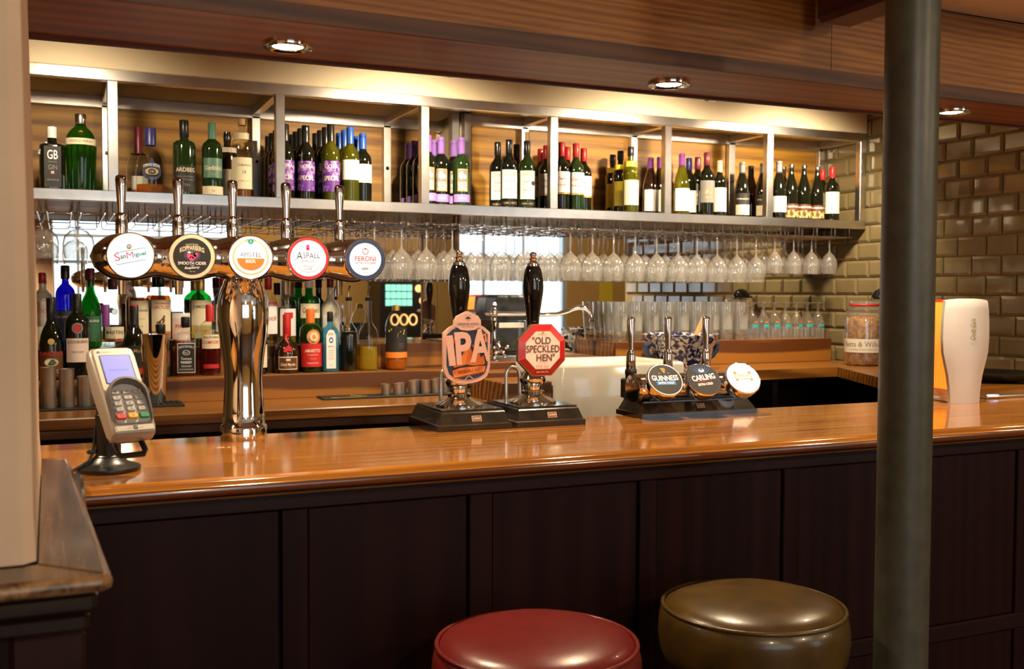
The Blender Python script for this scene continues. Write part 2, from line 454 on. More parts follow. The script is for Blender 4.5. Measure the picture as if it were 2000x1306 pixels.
# ------------------------------------------------------------------ the room
struct('floor', G().box(-3.6, 8.1, -2.9, 4.8, -0.1, 0.0), M['floor_wood'])
struct('ceiling', G().box(-3.6, 8.1, -2.9, 1.0, 2.75, 2.85), M['ceiling_paint'])
struct('ceiling', G().box(-3.6, 8.1, 1.0, 2.05, 2.185, 2.85), M['ceiling_paint']).name = 'ceiling_low'
struct('ceiling', G().box(-3.6, 8.1, 2.05, 4.8, 2.42, 2.5), M['ceiling_paint']).name = 'ceiling_bar'
struct('wall_back', G().box(-3.6, 3.9, 4.60, 4.8, 0, 2.5).box(1.655, 3.9, 4.375, 4.60, 0, 2.5), M['cream_paint'])
struct('wall_west', G().box(-3.7, -3.6, -2.9, 4.8, 0, 2.85), M['room_paint'])
struct('wall_east', G().box(8.0, 8.1, -2.9, 2.4, 0, 2.85), M['room_paint'])
struct('wall_end', G().box(3.93, 8.1, 2.3, 2.45, 0, 2.5), M['room_paint'])
# wall behind the camera, with two window openings
WIN = [(-0.7, 1.9, 0.95, 2.45), (4.1, 5.8, 0.7, 2.45)]
g = G(); yb0, yb1 = -2.9, -2.7
g.box(-3.6, 8.1, yb0, yb1, 2.45, 2.85)
g.box(-3.6, -0.7, yb0, yb1, 0, 2.45).box(1.9, 4.1, yb0, yb1, 0, 2.45).box(5.8, 8.1, yb0, yb1, 0, 2.45)
g.box(-0.7, 1.9, yb0, yb1, 0, 0.95).box(4.1, 5.8, yb0, yb1, 0, 0.7)
struct('wall_front', g, M['room_paint'])
plain('window_paint', (.52, .60, .66), .5)
for wi, (x0, x1, z0, z1) in enumerate(WIN):
    w = struct('window_%d' % (wi+1), G().cbox(x0, x1, -2.8, -2.72, z0, z0+.06, .005).cbox(x0, x1, -2.8, -2.72, z1-.06, z1, .005)
               .cbox(x0, x0+.06, -2.8, -2.72, z0+.06, z1-.06, .005).cbox(x1-.06, x1, -2.8, -2.72, z0+.06, z1-.06, .005), M['window_paint'])
    nx = 6 if wi == 0 else 3; rows = [z0+.06, z0+.80, z1-.42, z1-.24, z1-.06] if wi == 0 else [z0+.06, z0+1.15, z1-.06]
    px = (x1-x0-.12)/nx
    for i in range(nx):
        for a, b in zip(rows, rows[1:]):
            xa = x0+.06+i*px
            pane = G().box(xa, xa+px, -2.762, -2.758, a, b).build('pane', M['window_glass'], w)
    for i in range(1, nx):
        G().cbox(x0+.06+i*px-.014, x0+.06+i*px+.014, -2.785, -2.735, z0+.06, z1-.06, .004).build('glazing_bar', M['window_paint'], w)
    for b in rows[1:-1]:
        G().cbox(x0+.06, x1-.06, -2.782, -2.738, b-.016, b+.016, .004).build('glazing_bar', M['window_paint'], w)

# tiled end wall of the bar
TP, TZ, WX = .158, .0875, 3.72
wr = struct('wall_right', G().box(WX+.004, 3.93, 2.3, 4.40, 0, 2.5), M['grout'])
def tile_mesh(ly):
    b, d, gp = .012, .009, .0022
    y0, y1, z0, z1 = gp, ly-gp, gp, TZ-gp
    v = [(.004, y0, z0), (.004, y1, z0), (.004, y1, z1), (.004, y0, z1), (-.002, y0, z0), (-.002, y1, z0), (-.002, y1, z1), (-.002, y0, z1),
         (-d, y0+b, z0+b), (-d, y1-b, z0+b), (-d, y1-b, z1-b), (-d, y0+b, z1-b)]
    f = [(8,11,10,9), (4,8,9,5), (5,9,10,6), (6,10,11,7), (7,11,8,4), (0,4,5,1), (1,5,6,2), (2,6,7,3), (3,7,4,0)]
    return G().add(v, f).mesh('tile', M['tile_glaze'], 0)
tm_full, tm_half = tile_mesh(TP), tile_mesh(TP/2)
row0 = 1.5181 - 6*TZ
for r in range(17):
    z = row0 + r*TZ
    if z > 2.4: break
    off = .008 if r % 2 == 0 else .008-TP/2
    y = 3.347 - 7*TP + off
    while y < 4.355:
        if y + TP <= 4.385 and y >= 2.3: obj('tile', tm_full, wr, loc=(WX, y, z))
        elif y + TP/2 <= 4.385 and y >= 2.3: obj('tile', tm_half, wr, loc=(WX, y, z))
        y += TP

# white fascia above the bottle shelf
struct('trim_1', G().cbox(-1.2, 3.705, 4.0, 4.05, 2.236, 2.42, .003), M['cream_paint'])
struct('trim_2', G().box(-1.2, 3.72, 4.05, 4.6, 2.25, 2.42), M['cream_paint'])

# timber gantry beam over the counter
def YF(x): return 1.995 + .026*x
def YB(x): return 2.358 - .020*x
bm = thing('gantry_beam', 'long oak-faced timber beam with downlights running above the bar counter', 'beam')
XA, XB = -1.4, 4.2
def slab(g, xa, xb, ya, yb, z0, z1):
    return g.prism([(xa, ya(xa)), (xb, ya(xb)), (xb, yb(xb)), (xa, yb(xa))], z0, z1)
slab(G(), XA, XB, YF, lambda x: YB(x)-.012, BEAM_Z, BEAM_Z+.02).build('soffit_board', M['soffit_wood'], bm)
slab(G(), XA, XB, lambda x: YB(x)-.012, YB, BEAM_Z-.006, BEAM_Z+.04).build('back_lip', M['beam_trim_wood'], bm)
slab(G(), XA, XB, lambda x: YF(x)-.014, YF, BEAM_Z-.004, BEAM_Z+.030).build('front_trim', M['beam_trim_wood'], bm)
slab(G(), XA, XB, lambda x: YB(x)-.03, YB, BEAM_Z+.04, 2.42).build('back_board', M['oak'], bm)
joints = [XA, 0.35, 1.765, 3.2, XB]
for a, b in zip(joints, joints[1:]):
    slab(G(), a+.0008, b-.0008, lambda x: YF(x)-.006, lambda x: YF(x)+.02, BEAM_Z+.0305, 2.182).build('fascia_board', M['oak'], bm)
tag(G().cbox(1.668, 1.778, 1.0, 1.985, 2.083, 2.184, .012).build('ceiling_joist', M['mahogany']), 'dark red mahogany ceiling joist meeting the beam left of the pillar', 'joist')
def ring_lamp(par, c, r, tilt=None):
    G().lathe([(r*.62, -.001), (r*.66, -.006), (r*.8, -.008), (r*.82, -.006), (r*.98, -.007), (r, -.003), (r, .002)], 32, c).build('bezel', M['chrome'], par)
for i, (x, y) in enumerate(DOWNLIGHTS[1:4]):
    lab = ['round chrome recessed downlight in the beam above the beer font, leftmost of three',
           'round chrome recessed downlight in the beam above the middle of the bar',
           'round chrome recessed downlight in the beam half hidden by the green pillar'][i]
    d = thing('downlight', lab, 'downlight', (x, y, BEAM_Z), 0, 'downlights in the beam')
    ring_lamp(d, (0, 0, 0), .053)
    G().lathe([(0, -.004), (.031, -.004), (.0335, .002)], 24).build('lamp_lens', M['lamp_disc'], d)
for i, (x, y) in enumerate([q[:2] for q in BAR_SPOTS[1:3]]):
    d = thing('ceiling_spotlight', ['black domed ceiling spotlight over the shelf, left of the two behind the beam',
              'black domed ceiling spotlight over the shelf, right of the two behind the beam'][i], 'spotlight', (x, y, 2.42), 0, 'spotlights behind the beam')
    G().lathe([(0, -.208), (.03, -.204), (.046, -.185), (.052, -.16), (.05, -.13), (.03, -.11), (.012, -.10), (.012, 0)], 24).build('housing', M['black_gloss'], d)
    G().lathe([(0, -.2092), (.014, -.2085), (.018, -.206)], 20).build('lamp_lens', M['chrome'], d)

# iron pillar
pl = G().lathe([(.060, 0), (.060, .1), (.0528, .12), (.0522, 1.2), (.0516, 2.0), (.0514, 2.2)], 40, (0, 0, 0)).build('pillar', M['pillar_paint'], loc=(1.549, 1.553, 0))
tag(pl, 'round grey-green painted iron pillar in front of the bar counter', 'pillar')

# plastered wing wall on its wooden dado, left edge of the picture
def wing(z, x): return [(-1.4, 1.172, z), (x-.012, 1.172, z), (x, 1.184, z), (x-.006, 1.905, z), (-1.4, 1.905, z)]
g = G()
g.loft([wing(1.15, -.026), wing(1.2, -.0285), wing(1.4, -.029), wing(1.65, -.032), wing(1.9, -.036), wing(2.3, -.040), wing(2.8, -.042)])
struct('wall_left', g, M['plaster'])
dd = thing('dado', 'dark panelled wooden dado under the plastered wing wall', 'dado')
G().box(-1.4, .018, 1.14, 1.862, 0, 1.085).build('body', M['panel_wood'], dd)
G().cbox(-1.4, .024, 1.126, 1.862, 1.085, 1.106, .005).cbox(-1.4, .032, 1.116, 1.862, 1.106, 1.130, .006).build('moulding', M['dark_wood'], dd)
G().prism([(-1.4, 1.109), (.037, 1.109), (-.024, 1.172), (-1.4, 1.172)], 1.1305, 1.1485).build('cap_board', M['cap_wood'], dd)
G().prism([(.0365, 1.1105), (.0372, 1.1105), (.003, 1.905), (-.031, 1.905), (-.0235, 1.1735)], 1.1305, 1.15).build('cap_board', M['cap_wood'], dd)
G().tube([(-1.4, 1.109, 1.1395), (.035, 1.109, 1.1395), (.0372, 1.111, 1.1395), (.003, 1.905, 1.1395)], .0092, 12).build('cap_nosing', M['cap_wood'], dd)
G().cbox(-1.4, -.06, 1.132, 1.142, .55, 1.04, .004).build('panel', M['panel_wood'], dd)
G().cbox(-.05, .02, 1.13, 1.142, .1, 1.085, .004).build('stile', M['panel_rail_wood'], dd)

# ------------------------------------------------------------------ bar counter
bc = thing('bar_counter', 'long polished mahogany bar counter with dark panelled front', 'bar counter')
CX0, CX1, CY0, CY1, CZ = -.35, 3.35, 1.87, 2.44, 1.10
g = G()
prof = [(CY0+.03, 1.0995), (CY0+.022, 1.0995), (CY0+.020, 1.098), (CY0+.010, 1.0975), (CY0+.004, 1.0945), (CY0+.002, 1.090), (CY0-.003, 1.088), (CY0-.006, 1.083), (CY0-.005, 1.076), (CY0-.001, 1.071), (CY0+.008, 1.0695), (CY0+.012, 1.0665), (CY0+.022, 1.064), (CY0+.05, 1.062)]
for nm, pr, mt in (('edge_roll', prof[:7], 'counter_wood'), ('edge_moulding', prof[6:], 'counter_edge_wood')):
    n = len(pr)
    G().add([(CX0, y, z) for y, z in pr] + [(CX1, y, z) for y, z in pr], [(i, i+1, n+i+1, n+i) for i in range(n-1)]).build(nm, M[mt], bc, angle=50)
for a, b in ((CY0+.0225, 2.07), (2.07, 2.26), (2.26, CY1)):
    G().cbox(CX0, CX1, a, b, CZ-.04, CZ, .0006).build('top_plank', M['counter_wood'], bc)
PY = 1.93
G().box(CX0, CX1, PY+.018, CY1-.03, 0, 1.062).build('carcass', M['black_void'], bc)
G().cbox(CX0, CX1, PY-.006, PY+.02, 1.024, 1.064, .003).build('top_rail', M['panel_rail_wood'], bc)
G().cbox(CX0, CX1, PY-.002, PY+.02, .542, .584, .004).build('lower_rail', M['panel_rail_wood'], bc)
G().cbox(CX0, CX1, PY-.004, PY+.02, .0, .12, .004).build('plinth', M['panel_rail_wood'], bc)
ST = [(-.02, .02), (.378, .428), (.759, .81), (1.161, 1.205), (1.554, 1.599), (1.945, 1.99), (2.325, 2.37), (2.72, 2.765), (3.3, 3.35)]
for a, b in ST:
    G().cbox(a, b, PY-.001, PY+.018, .584, 1.024, .002).build('stile', M['panel_wood'], bc)
    G().cbox(a, b, PY-.001, PY+.018, .12, .542, .002).build('stile', M['panel_wood'], bc)
for (a0, a), (b, b1) in zip(ST, ST[1:]):
    G().cbox(a+.0015, b-.0025, PY+.006, PY+.017, .5845, 1.0235, .003).build('panel', M['panel_wood'], bc)
    G().cbox(a+.0015, b-.0025, PY+.006, PY+.017, .1205, .5415, .003).build('panel', M['panel_wood'], bc)

# ------------------------------------------------------------------ back bar: mirrors, counters, risers
mr = G().box(-1.2, 1.64, 4.585, 4.597, 1.0, 1.79).build('wall_mirror', M['mirror_silver'])
tag(mr, 'long wall mirror behind the spirit bottles and beer font', 'mirror', 'mirrors behind the bar')
mr = G().box(1.66, 3.715, 4.358, 4.372, 1.0, 1.79).build('wall_mirror', M['mirror_silver'])
tag(mr, 'long wall mirror behind the pint glasses and sink tap', 'mirror', 'mirrors behind the bar')
struct('trim_4', G().cbox(1.636, 1.659, 4.345, 4.372, 1.0, 1.79, .002), M['shelf_back_wood'])
mr = G().box(1.638, 1.652, 4.373, 4.583, 1.0, 1.79).build('wall_mirror', M['mirror_silver'])
tag(mr, 'narrow mirror strip on the step in the wall behind the hand pumps', 'mirror', 'mirrors behind the bar')

bb = thing('back_counter', 'oak back-bar counter under the spirit bottles', 'counter')
G().cbox(-1.2, 1.575, 3.80, 4.585, .960, 1.0, .004).build('worktop', M['back_wood'], bb)
G().cbox(-1.2, 1.575, 3.825, 3.86, .925, .960, .003).build('apron', M['riser_wood'], bb)
G().box(-1.2, 1.575, 4.2, 4.55, 0, .925).box(-1.2, 1.575, 3.9, 4.2, .0, .12).build('cabinet', M['black_void'], bb)
lt = thing('bottle_riser', 'lower oak step on the back counter holding the front row of spirit bottles', 'riser')
G().cbox(-1.2, 1.60, 4.19, 4.215, 1.0, 1.098, .002).build('front_board', M['riser_wood'], lt)
G().cbox(-1.2, 1.60, 4.215, 4.36, 1.072, 1.098, .001).build('top_board', M['riser_wood'], lt)
ut = thing('bottle_riser', 'upper oak step against the mirror holding the rear row of spirit bottles', 'riser')
G().cbox(-1.2, 1.62, 4.362, 4.385, 1.0, 1.207, .002).build('front_board', M['riser_wood'], ut)
G().cbox(-1.2, 1.62, 4.385, 4.583, 1.18, 1.207, .001).build('top_board', M['back_wood'], ut)

rb = thing('side_counter', 'oak side counter under the pint glasses, turning along the tiled wall', 'counter')
G().prism([(2.405, 3.74), (3.36, 3.80), (3.10, 3.25), (3.02, 2.72), (3.708, 2.72), (3.708, 4.356), (2.405, 4.356)], 1.045, 1.09).build('worktop', M['back_wood'], rb)
G().box(2.405, 3.70, 4.1, 4.34, 0, 1.045).box(3.55, 3.70, 2.75, 4.1, 0, 1.045).build('carcass', M['dark_wood'], rb)
G().cbox(2.42, 2.45, 3.80, 4.1, 0, 1.045, .002).build('side_panel', M['dark_wood'], rb)
G().cbox(3.02, 3.05, 3.84, 4.1, 0, 1.045, .002).build('side_panel', M['dark_wood'], rb)
rr = thing('glass_riser', 'long oak box step carrying the pint glasses beside the tiled wall', 'riser')
G().cbox(2.36, 3.63, 4.15, 4.175, 1.0905, 1.207, .002).build('front_board', M['riser_wood'], rr)
G().cbox(2.36, 3.63, 4.175, 4.355, 1.182, 1.207, .001).build('top_board', M['back_wood'], rr)
G().cbox(2.36, 2.385, 4.175, 4.355, 1.0905, 1.182, .001).build('end_board', M['back_wood'], rr)
G().cbox(3.605, 3.63, 4.175, 4.355, 1.0905, 1.182, .001).build('end_board', M['back_wood'], rr)

# pendant lamps of the customers' room, behind the camera
for i, (x, y) in enumerate(((0.55, -1.0), (2.4, -0.6), (4.6, -0.6))):
    d = thing('pendant_lamp', 'cream glass pendant lamp in the customers room, %s of three' % ('left', 'middle', 'right')[i], 'lamp', (x, y, 2.75))
    G().tube([(0, 0, 0), (0, 0, -.32)], .006, 8).build('rod', M['brass'], d)
    G().lathe([(.02, -.30), (.04, -.32), (.09, -.38), (.11, -.44)], 24).build('shade', M['cream_paint'], d)
    lamp('pendant_bulb', 'POINT', (x, y, 2.27), 44, WARM, None, .06)

# seen in the mirror only: lit amusement machine and a yellow notice by the far wall
fm = thing('amusement_machine', 'black amusement machine with lit green and amber panels, reflected in the bar mirror', 'amusement machine', (3.68, -2.38, 0))
G().cbox(-.33, .33, -.28, .24, 0, 1.72, .02).build('cabinet', M['black_plastic'], fm)
for i in range(5):
    for j in range(3): G().cbox(-.27+.065*i, -.21+.065*i, .241, .250, 1.28+.085*j, 1.355+.085*j, .004).build('lit_panel', M['lit_green'], fm)
for (x, z) in ((.13, 1.48), (.24, 1.48), (.18, 1.34)): G().lathe([(0, .006), (.035, .004), (.045, 0)], 16).build('lit_button', M['lit_amber'], fm).matrix_local = mv(x, .241, z) @ rot('X', -90)
for x in (-.16, -.05, .06): G().tube([(x+.045*math.cos(2*PI*i/20), .25, 1.12+.06*math.sin(2*PI*i/20)) for i in range(21)], .010, 6).build('neon_ring', M['lit_amber'], fm)
G().cbox(-.30, .30, .245, .42, .80, .90, .02).build('button_shelf', M['dark_grey_plastic'], fm)
nt_ = G().box(6.25, 6.44, -2.70, -2.695, .85, 1.62).build('notice', M['ink_yellow']); tag(nt_, 'tall yellow notice on the far wall, reflected in the bar mirror', 'notice')
# ------------------------------------------------------------------ stainless bottle shelf
SH = thing('bottle_shelf', 'stainless steel framed bottle shelf with oak back, fixed above the mirror', 'shelf')
SZ0, SZ1, SZT, SZM = 1.760, 1.800, 2.195, 2.236
RX = 3.690
UP = [-.978, -.395, .185, .788, 1.377, 1.965, 2.543, 3.114]
def steelbar(n, *a, b=.002): return G().cbox(*a, b).build(n, M['steel'], SH)
steelbar('front_rail', -1.2, RX+.012, 4.0, 4.04, SZ0, SZ1)
steelbar('front_rail', -1.2, RX+.012, 4.0, 4.04, SZT, SZM)
for x in UP + [RX-.006]: steelbar('upright', x-.018, x+.018, 4.001, 4.037, SZ1, SZT)
G().box(-1.2, 1.64, 4.04, 4.58, 1.782, 1.7955).box(1.66, RX+.01, 4.04, 4.355, 1.782, 1.7955).build('shelf_plate', M['steel_dull'], SH)
def yb(x): return 4.56 if x < 1.64 else 4.335
for x in UP + [RX-.006]:
    y = yb(x)
    steelbar('back_upright', x-.018, x+.018, y-.03, y, 1.796, SZT)
    steelbar('brace', x-.016, x+.016, 4.0405, y-.0305, SZT, SZM)
    if x < 3.6: G().lathe([(0, .003), (.008, .0025), (.009, 0)], 14).build('bolt', M['chrome'], SH).matrix_local = mv(x, y-.03, 2.0) @ rot('X', 90)
steelbar('back_rail', -1.2, 1.64, 4.53, 4.56, SZT-.012, SZM)
steelbar('back_rail', 1.66, RX, 4.305, 4.335, SZT-.012, SZM)
steelbar('corner_upright', 1.604, 1.640, 4.30, 4.34, 1.796, SZM)
steelbar('corner_upright', 1.661, 1.695, 4.295, 4.334, 1.796, SZM)
XS = [-1.2] + UP + [RX]
for a, b in zip(XS, XS[1:]):
    if a < 1.64 < b: segs = [(a, 1.64), (1.66, b)]
    else: segs = [(a, b)]
    for p, q in segs:
        y = yb((p+q)/2)
        G().box(p+.017, q-.017, y+.001, y+.018, 1.796, SZT+.03).build('back_panel', M['shelf_back_wood'], SH)
        G().box(p+.017, q-.017, 4.041, y, SZM-.006, SZM).build('top_panel', M['cream_paint'], SH)

# ------------------------------------------------------------------ bottles
PROF = {  # (r/R, z/H)
 'bordeaux': [(0, .012), (.86, .0), (.97, .008), (1, .025), (1, .60), (.985, .635), (.92, .67), (.76, .705), (.55, .735), (.42, .765), (.37, .80), (.36, .93), (.41, .935), (.41, .965), (.37, .967), (.37, 1.0), (0, 1.0)],
 'burgundy': [(0, .012), (.86, .0), (.97, .008), (1, .025), (1, .44), (.98, .50), (.90, .57), (.74, .66), (.55, .74), (.42, .80), (.36, .86), (.35, .94), (.40, .945), (.40, .97), (.36, .972), (.36, 1.0), (0, 1.0)],
 'spirit':   [(0, .012), (.88, .0), (.98, .01), (1, .03), (1, .64), (.97, .68), (.84, .72), (.58, .755), (.38, .78), (.34, .82), (.34, 1.0), (0, 1.0)],
 'round':    [(0, .012), (.80, .0), (.94, .012), (1, .04), (1, .34), (.97, .44), (.86, .54), (.66, .62), (.44, .68), (.34, .73), (.32, .82), (.32, 1.0), (0, 1.0)],
 'squat':    [(0, .012), (.90, .0), (1, .02), (1, .28), (.98, .36), (.88, .44), (.66, .51), (.40, .56), (.29, .62), (.28, .80), (.28, 1.0), (0, 1.0)],
 'shoulder': [(0, .012), (.90, .0), (.98, .01), (1, .03), (.99, .66), (.95, .70), (.72, .725), (.42, .74), (.36, .77), (.36, 1.0), (0, 1.0)],
 'pouring':  [(0, .012), (.90, .0), (.98, .01), (1, .03), (1, .50), (.95, .55), (.80, .60), (.55, .65), (.36, .70), (.33, .80), (.33, 1.0), (0, 1.0)],
 'tapered':  [(0, .012), (.74, .0), (.82, .012), (.84, .03), (1, .60), (1.0, .66), (.93, .72), (.74, .78), (.48, .825), (.36, .85), (.33, .88), (.33, 1.0), (0, 1.0)],
 'plastic':  [(0, .03), (.6, .0), (.9, .015), (1, .06), (1, .24), (.94, .26), (1, .28), (1, .68), (.96, .72), (.85, .78), (.62, .86), (.40, .91), (.34, .93), (.34, 1.0), (0, 1.0)],
}
NECK = {'bordeaux': .37, 'burgundy': .36, 'spirit': .34, 'round': .32, 'squat': .28, 'shoulder': .36, 'pouring': .33, 'tapered': .33, 'plastic': .34}
_bm = {}
def shared(key, fn):
    if key not in _bm: _bm[key] = fn()
    return _bm[key]
def prof_r(kind, t):
    P = PROF[kind]
    for (r0, z0), (r1, z1) in zip(P[1:], P[2:]):
        if z0 <= t <= z1 and z1 > z0: return r0+(r1-r0)*(t-z0)/(z1-z0)
    return P[-2][0]
def bottle(name, label, kind, loc, H, R, glassmat, cap=None, capt=(.86, 1.0), labels=(), liquid=None, group=None, rz=None, seg=20, capr=1.12, sq=False, extra=None, capn='cap'):
    """loc = base centre; labels: list of (material, z0, z1 as fraction of H, half angle deg, [(text, zc, w, h, mat)])"""
    if rz is None: rz = -.55*math.atan2(loc[0], loc[1])
    t = thing(name, label, 'bottle', loc, rz, group)
    n = 4 if sq else seg
    if sq:
        def mk():
            g = G()
            rings = []
            for (r, z) in PROF[kind][1:-1]:
                if r < .9*1 and z > .3:
                    k = 6.0 if r > .6 else 2.0
                else: k = 6.0
                rr = r*R; ring = []
                for j in range(24):
                    a = 2*PI*j/24; c, s_ = math.cos(a), math.sin(a)
                    q = (abs(c)**k+abs(s_)**k)**(-1/k)
                    ring.append((rr*q*c, rr*q*s_, z*H))
                rings.append(ring)
            return g.loft(rings).mesh('glass', glassmat, 40)
        me = shared((kind, H, R, glassmat.name, 'sq'), mk)
    else:
        me = shared((kind, H, R, glassmat.name), lambda: G().lathe([(r*R, z*H) for r, z in PROF[kind]], seg).mesh('glass', glassmat, 50))
    obj('glass', me, t)
    if cap:
        rn = NECK[kind]*R
        a, b = capt
        me = shared(('cap', kind, H, R, cap, capt, capr), lambda: G().lathe([(max(prof_r(kind, a), NECK[kind])*R+.0006, a*H), (rn*capr, a*H+.002), (rn*capr, b*H-.003), (rn*capr-.0015, b*H), (rn*capr*.6, b*H+.0012), (0, b*H+.0012)], 16).mesh(capn, M[cap], 40))
        obj(capn, me, t)
    if liquid:
        lm, lv = liquid
        me = shared(('liq', kind, H, R, lm, lv), lambda: G().lathe([(r*R*.93, max(z*H, .006)) for r, z in PROF[kind] if z < lv and r > 0][:] + [(prof_r(kind, lv)*R*.93, lv*H), (0, lv*H)], seg).mesh('liquid', M[lm], 50))
        obj('liquid', me, t)
    for L in labels:
        mat, z0, z1, ha = L[:4]; texts = L[4] if len(L) > 4 else ()
        rr = max(prof_r(kind, z0), prof_r(kind, z1))*R + .0012
        p = Print()
        if sq: 
            hw = R*.80*ha/60
            p.rect(-hw, hw, z0*H, z1*H, M[mat], 0)
            for (s_, zc, w, h, mm) in texts: p.text(s_, 0, zc*H, w*2*hw, h*H, M[mm], 1, bold=.01)
            p.build('label', t, None, mv(0, -R*1.0-.0006, 0))
        else:
            hw = rr*math.radians(ha)
            p.rect(-hw, hw, z0*H, z1*H, M[mat], 0, n=12)
            for (s_, zc, w, h, mm) in texts: p.text(s_, 0, zc*H, w*2*hw, h*H, M[mm], 1, bold=.01)
            p.build('label', t, rr)
    if extra: extra(t, H, R)
    return t

# projection constants, used only to turn measured shelf positions into metres
def X_at(px, Y):
    d = [(px-1000)/2000*_r[i] - (300-653)/2000*_u[i] + _w[i] for i in range(3)]
    return d[0]*Y/d[1]
SB = 1.7956
PLACED = []
def settle(x, y, R, px=None):
    """slide a bottle back along its line of sight (or straight back) until it stands clear of its neighbours"""
    for k in range(40):
        if all(math.hypot(x-a, y-b) >= R+c+.001 for a, b, c in PLACED): break
        y += .006
        if px: x = X_at(px, y)
    PLACED.append((x, y, R))
    return x, y
def wine(name, label, px, row, H, kind, gm, cap, labels, group, Y0=4.085, dy=.088, R=.0365, capt=(.80, 1.0), **k):
    x, Y = settle(X_at(px, Y0 + dy*row), Y0 + dy*row, R, px)
    return bottle(name, label, kind, (x, Y, SB), H, R, M[gm], cap, capt, labels, group=group, **k)

# --- spirits on the shelf, bays one and two
def tag_ext(t, H, R):
    G().tube([(-.018, -.02, .74*H), (-.034, -.034, .64*H), (-.044, -.03, .56*H)], .005, 6).build('neck_ribbon', M['tinsel'], t)
bottle('gin_bottle', 'square black gin bottle lettered GB with white cap, far left of the top shelf', 'shoulder', (X_at(102, 4.10), 4.10, SB), .236, .044, M['dark_bottle'], 'cap_white', (.82, 1.0),
       [('ink', .06, .68, 48, [('GB', .55, .62, .14, 'ink_white'), ('Extra Dry', .44, .5, .035, 'ink_grey'), ('GIN', .36, .52, .075, 'ink_grey'), ('distilled', .17, .7, .03, 'ink_grey')]), ('copper_pink', .26, .30, 9)], capr=1.05, sq=True, extra=tag_ext, rz=.02)
def fluting(t, H, R):
    for j in range(14):
        a = 2*PI*j/14
        G().tube([(.045*math.cos(a), .045*math.sin(a), .03*H), (R*1.0*math.cos(a), R*1.0*math.sin(a), .60*H)], .0022, 5).build('flute', M['green_bottle'], t)
    Print().disc(0, .745*H, .009, M['ink_red'], 0, 16).build('seal', t, R*.80)
bottle('gin_bottle', 'rounded green fluted gin bottle with cream neck band and silver cap on the top shelf', 'tapered', (X_at(158, 4.12), 4.12, SB), .290, .0525, M['green_bottle'], 'cap_silver', (.87, 1.0),
       [('paper_cream', .60, .68, 100, [('TANQUERAY', .64, .5, .035, 'ink_grey')])], extra=fluting, rz=0.0)
bottle('whisky_bottle', 'clear whisky bottle with dark red neck wrap behind the rounded blue-capped one', 'round', (X_at(271, 4.25), 4.25, SB), .276, .046, M['clear_bottle'], 'cap_burgundy', (.62, 1.0), [('paper', .1, .3, 40), ('ink_red', .06, .12, 40)], liquid=('amber_liquid', .14), rz=0)
bottle('whisky_bottle', 'rounded clear whisky bottle with blue crest label and blue ringed cap on the top shelf', 'round', (X_at(294, 4.11), 4.11, SB), .254, .054, M['clear_bottle'], 'cap_navy', (.74, 1.0), [], liquid=('amber_liquid', .16), rz=0, capr=1.2,
       extra=lambda t, H, R: Print().disc(0, .34*H, .036, M['ink_navy'], 0, 24, .9).disc(0, .34*H, .024, M['ink_gold'], 1, 24, .55).disc(0, .34*H, .014, M['ink_navy'], 2, 16, .8).text('CHIVAS REGAL', 0, .44*H, .062, .011, M['ink_white'], 2, bow=.006).text('18', 0, .34*H, .012, .010, M['ink_gold'], 3).poly([(-.010, .47*H), (.010, .47*H), (0, .55*H)], M['ink_navy'], 0).build('label', t, R+.0012))
bottle('whisky_bottle', 'dark green whisky bottle lettered ARDBEG with black cap on the top shelf', 'shoulder', (X_at(360, 4.11), 4.11, SB), .292, .043, M['dkgreen_bottle'], 'cap_black', (.78, 1.0), [('ink', .06, .40, 62, [('ARDBEG', .345, .8, .055, 'paper_cream'), ('the ultimate', .26, .7, .02, 'ink_grey'), ('ISLAY SINGLE MALT', .22, .8, .02, 'ink_grey'), ('TEN', .15, .3, .03, 'ink_grey')])], rz=0)
bottle('whisky_bottle', 'green triangular whisky bottle with pale green crest label and pale cap', 'spirit', (X_at(414, 4.11), 4.11, SB), .290, .0395, M['dkgreen_bottle'], 'cap_green', (.78, 1.0), [('cap_green', .26, .52, 58, [('Glenfiddich', .39, .85, .06, 'paper_cream'), ('12', .31, .2, .03, 'ink_gold')]), ('paper_cream', .04, .15, 70, [('12', .09, .10, .03, 'ink_grey')])], rz=0)
bottle('whisky_bottle', 'amber whisky bottle with orange-topped dark cap, behind the tall cream-labelled one', 'spirit', (X_at(444, 4.27), 4.27, SB), .282, .040, M['brown_bottle'], 'cap_black', (.86, .97), [('paper_cream', .10, .46, 62), ('ink_blush', .70, .77, 90)], rz=0)
bottle('whisky_bottle', 'clear whisky bottle lettered OBAN with large cream label and cork top', 'spirit', (X_at(473, 4.11), 4.11, SB), .312, .044, M['clear_bottle'], 'cap_cork', (.92, 1.0), [('paper_cream', .12, .51, 70, [('OBAN', .415, .45, .03, 'ink_grey'), ('14', .33, .12, .05, 'ink_grey'), ('single malt', .22, .4, .015, 'ink_grey')]), ('paper_cream', .74, .82, 90)], liquid=('amber_liquid', .115), rz=0)

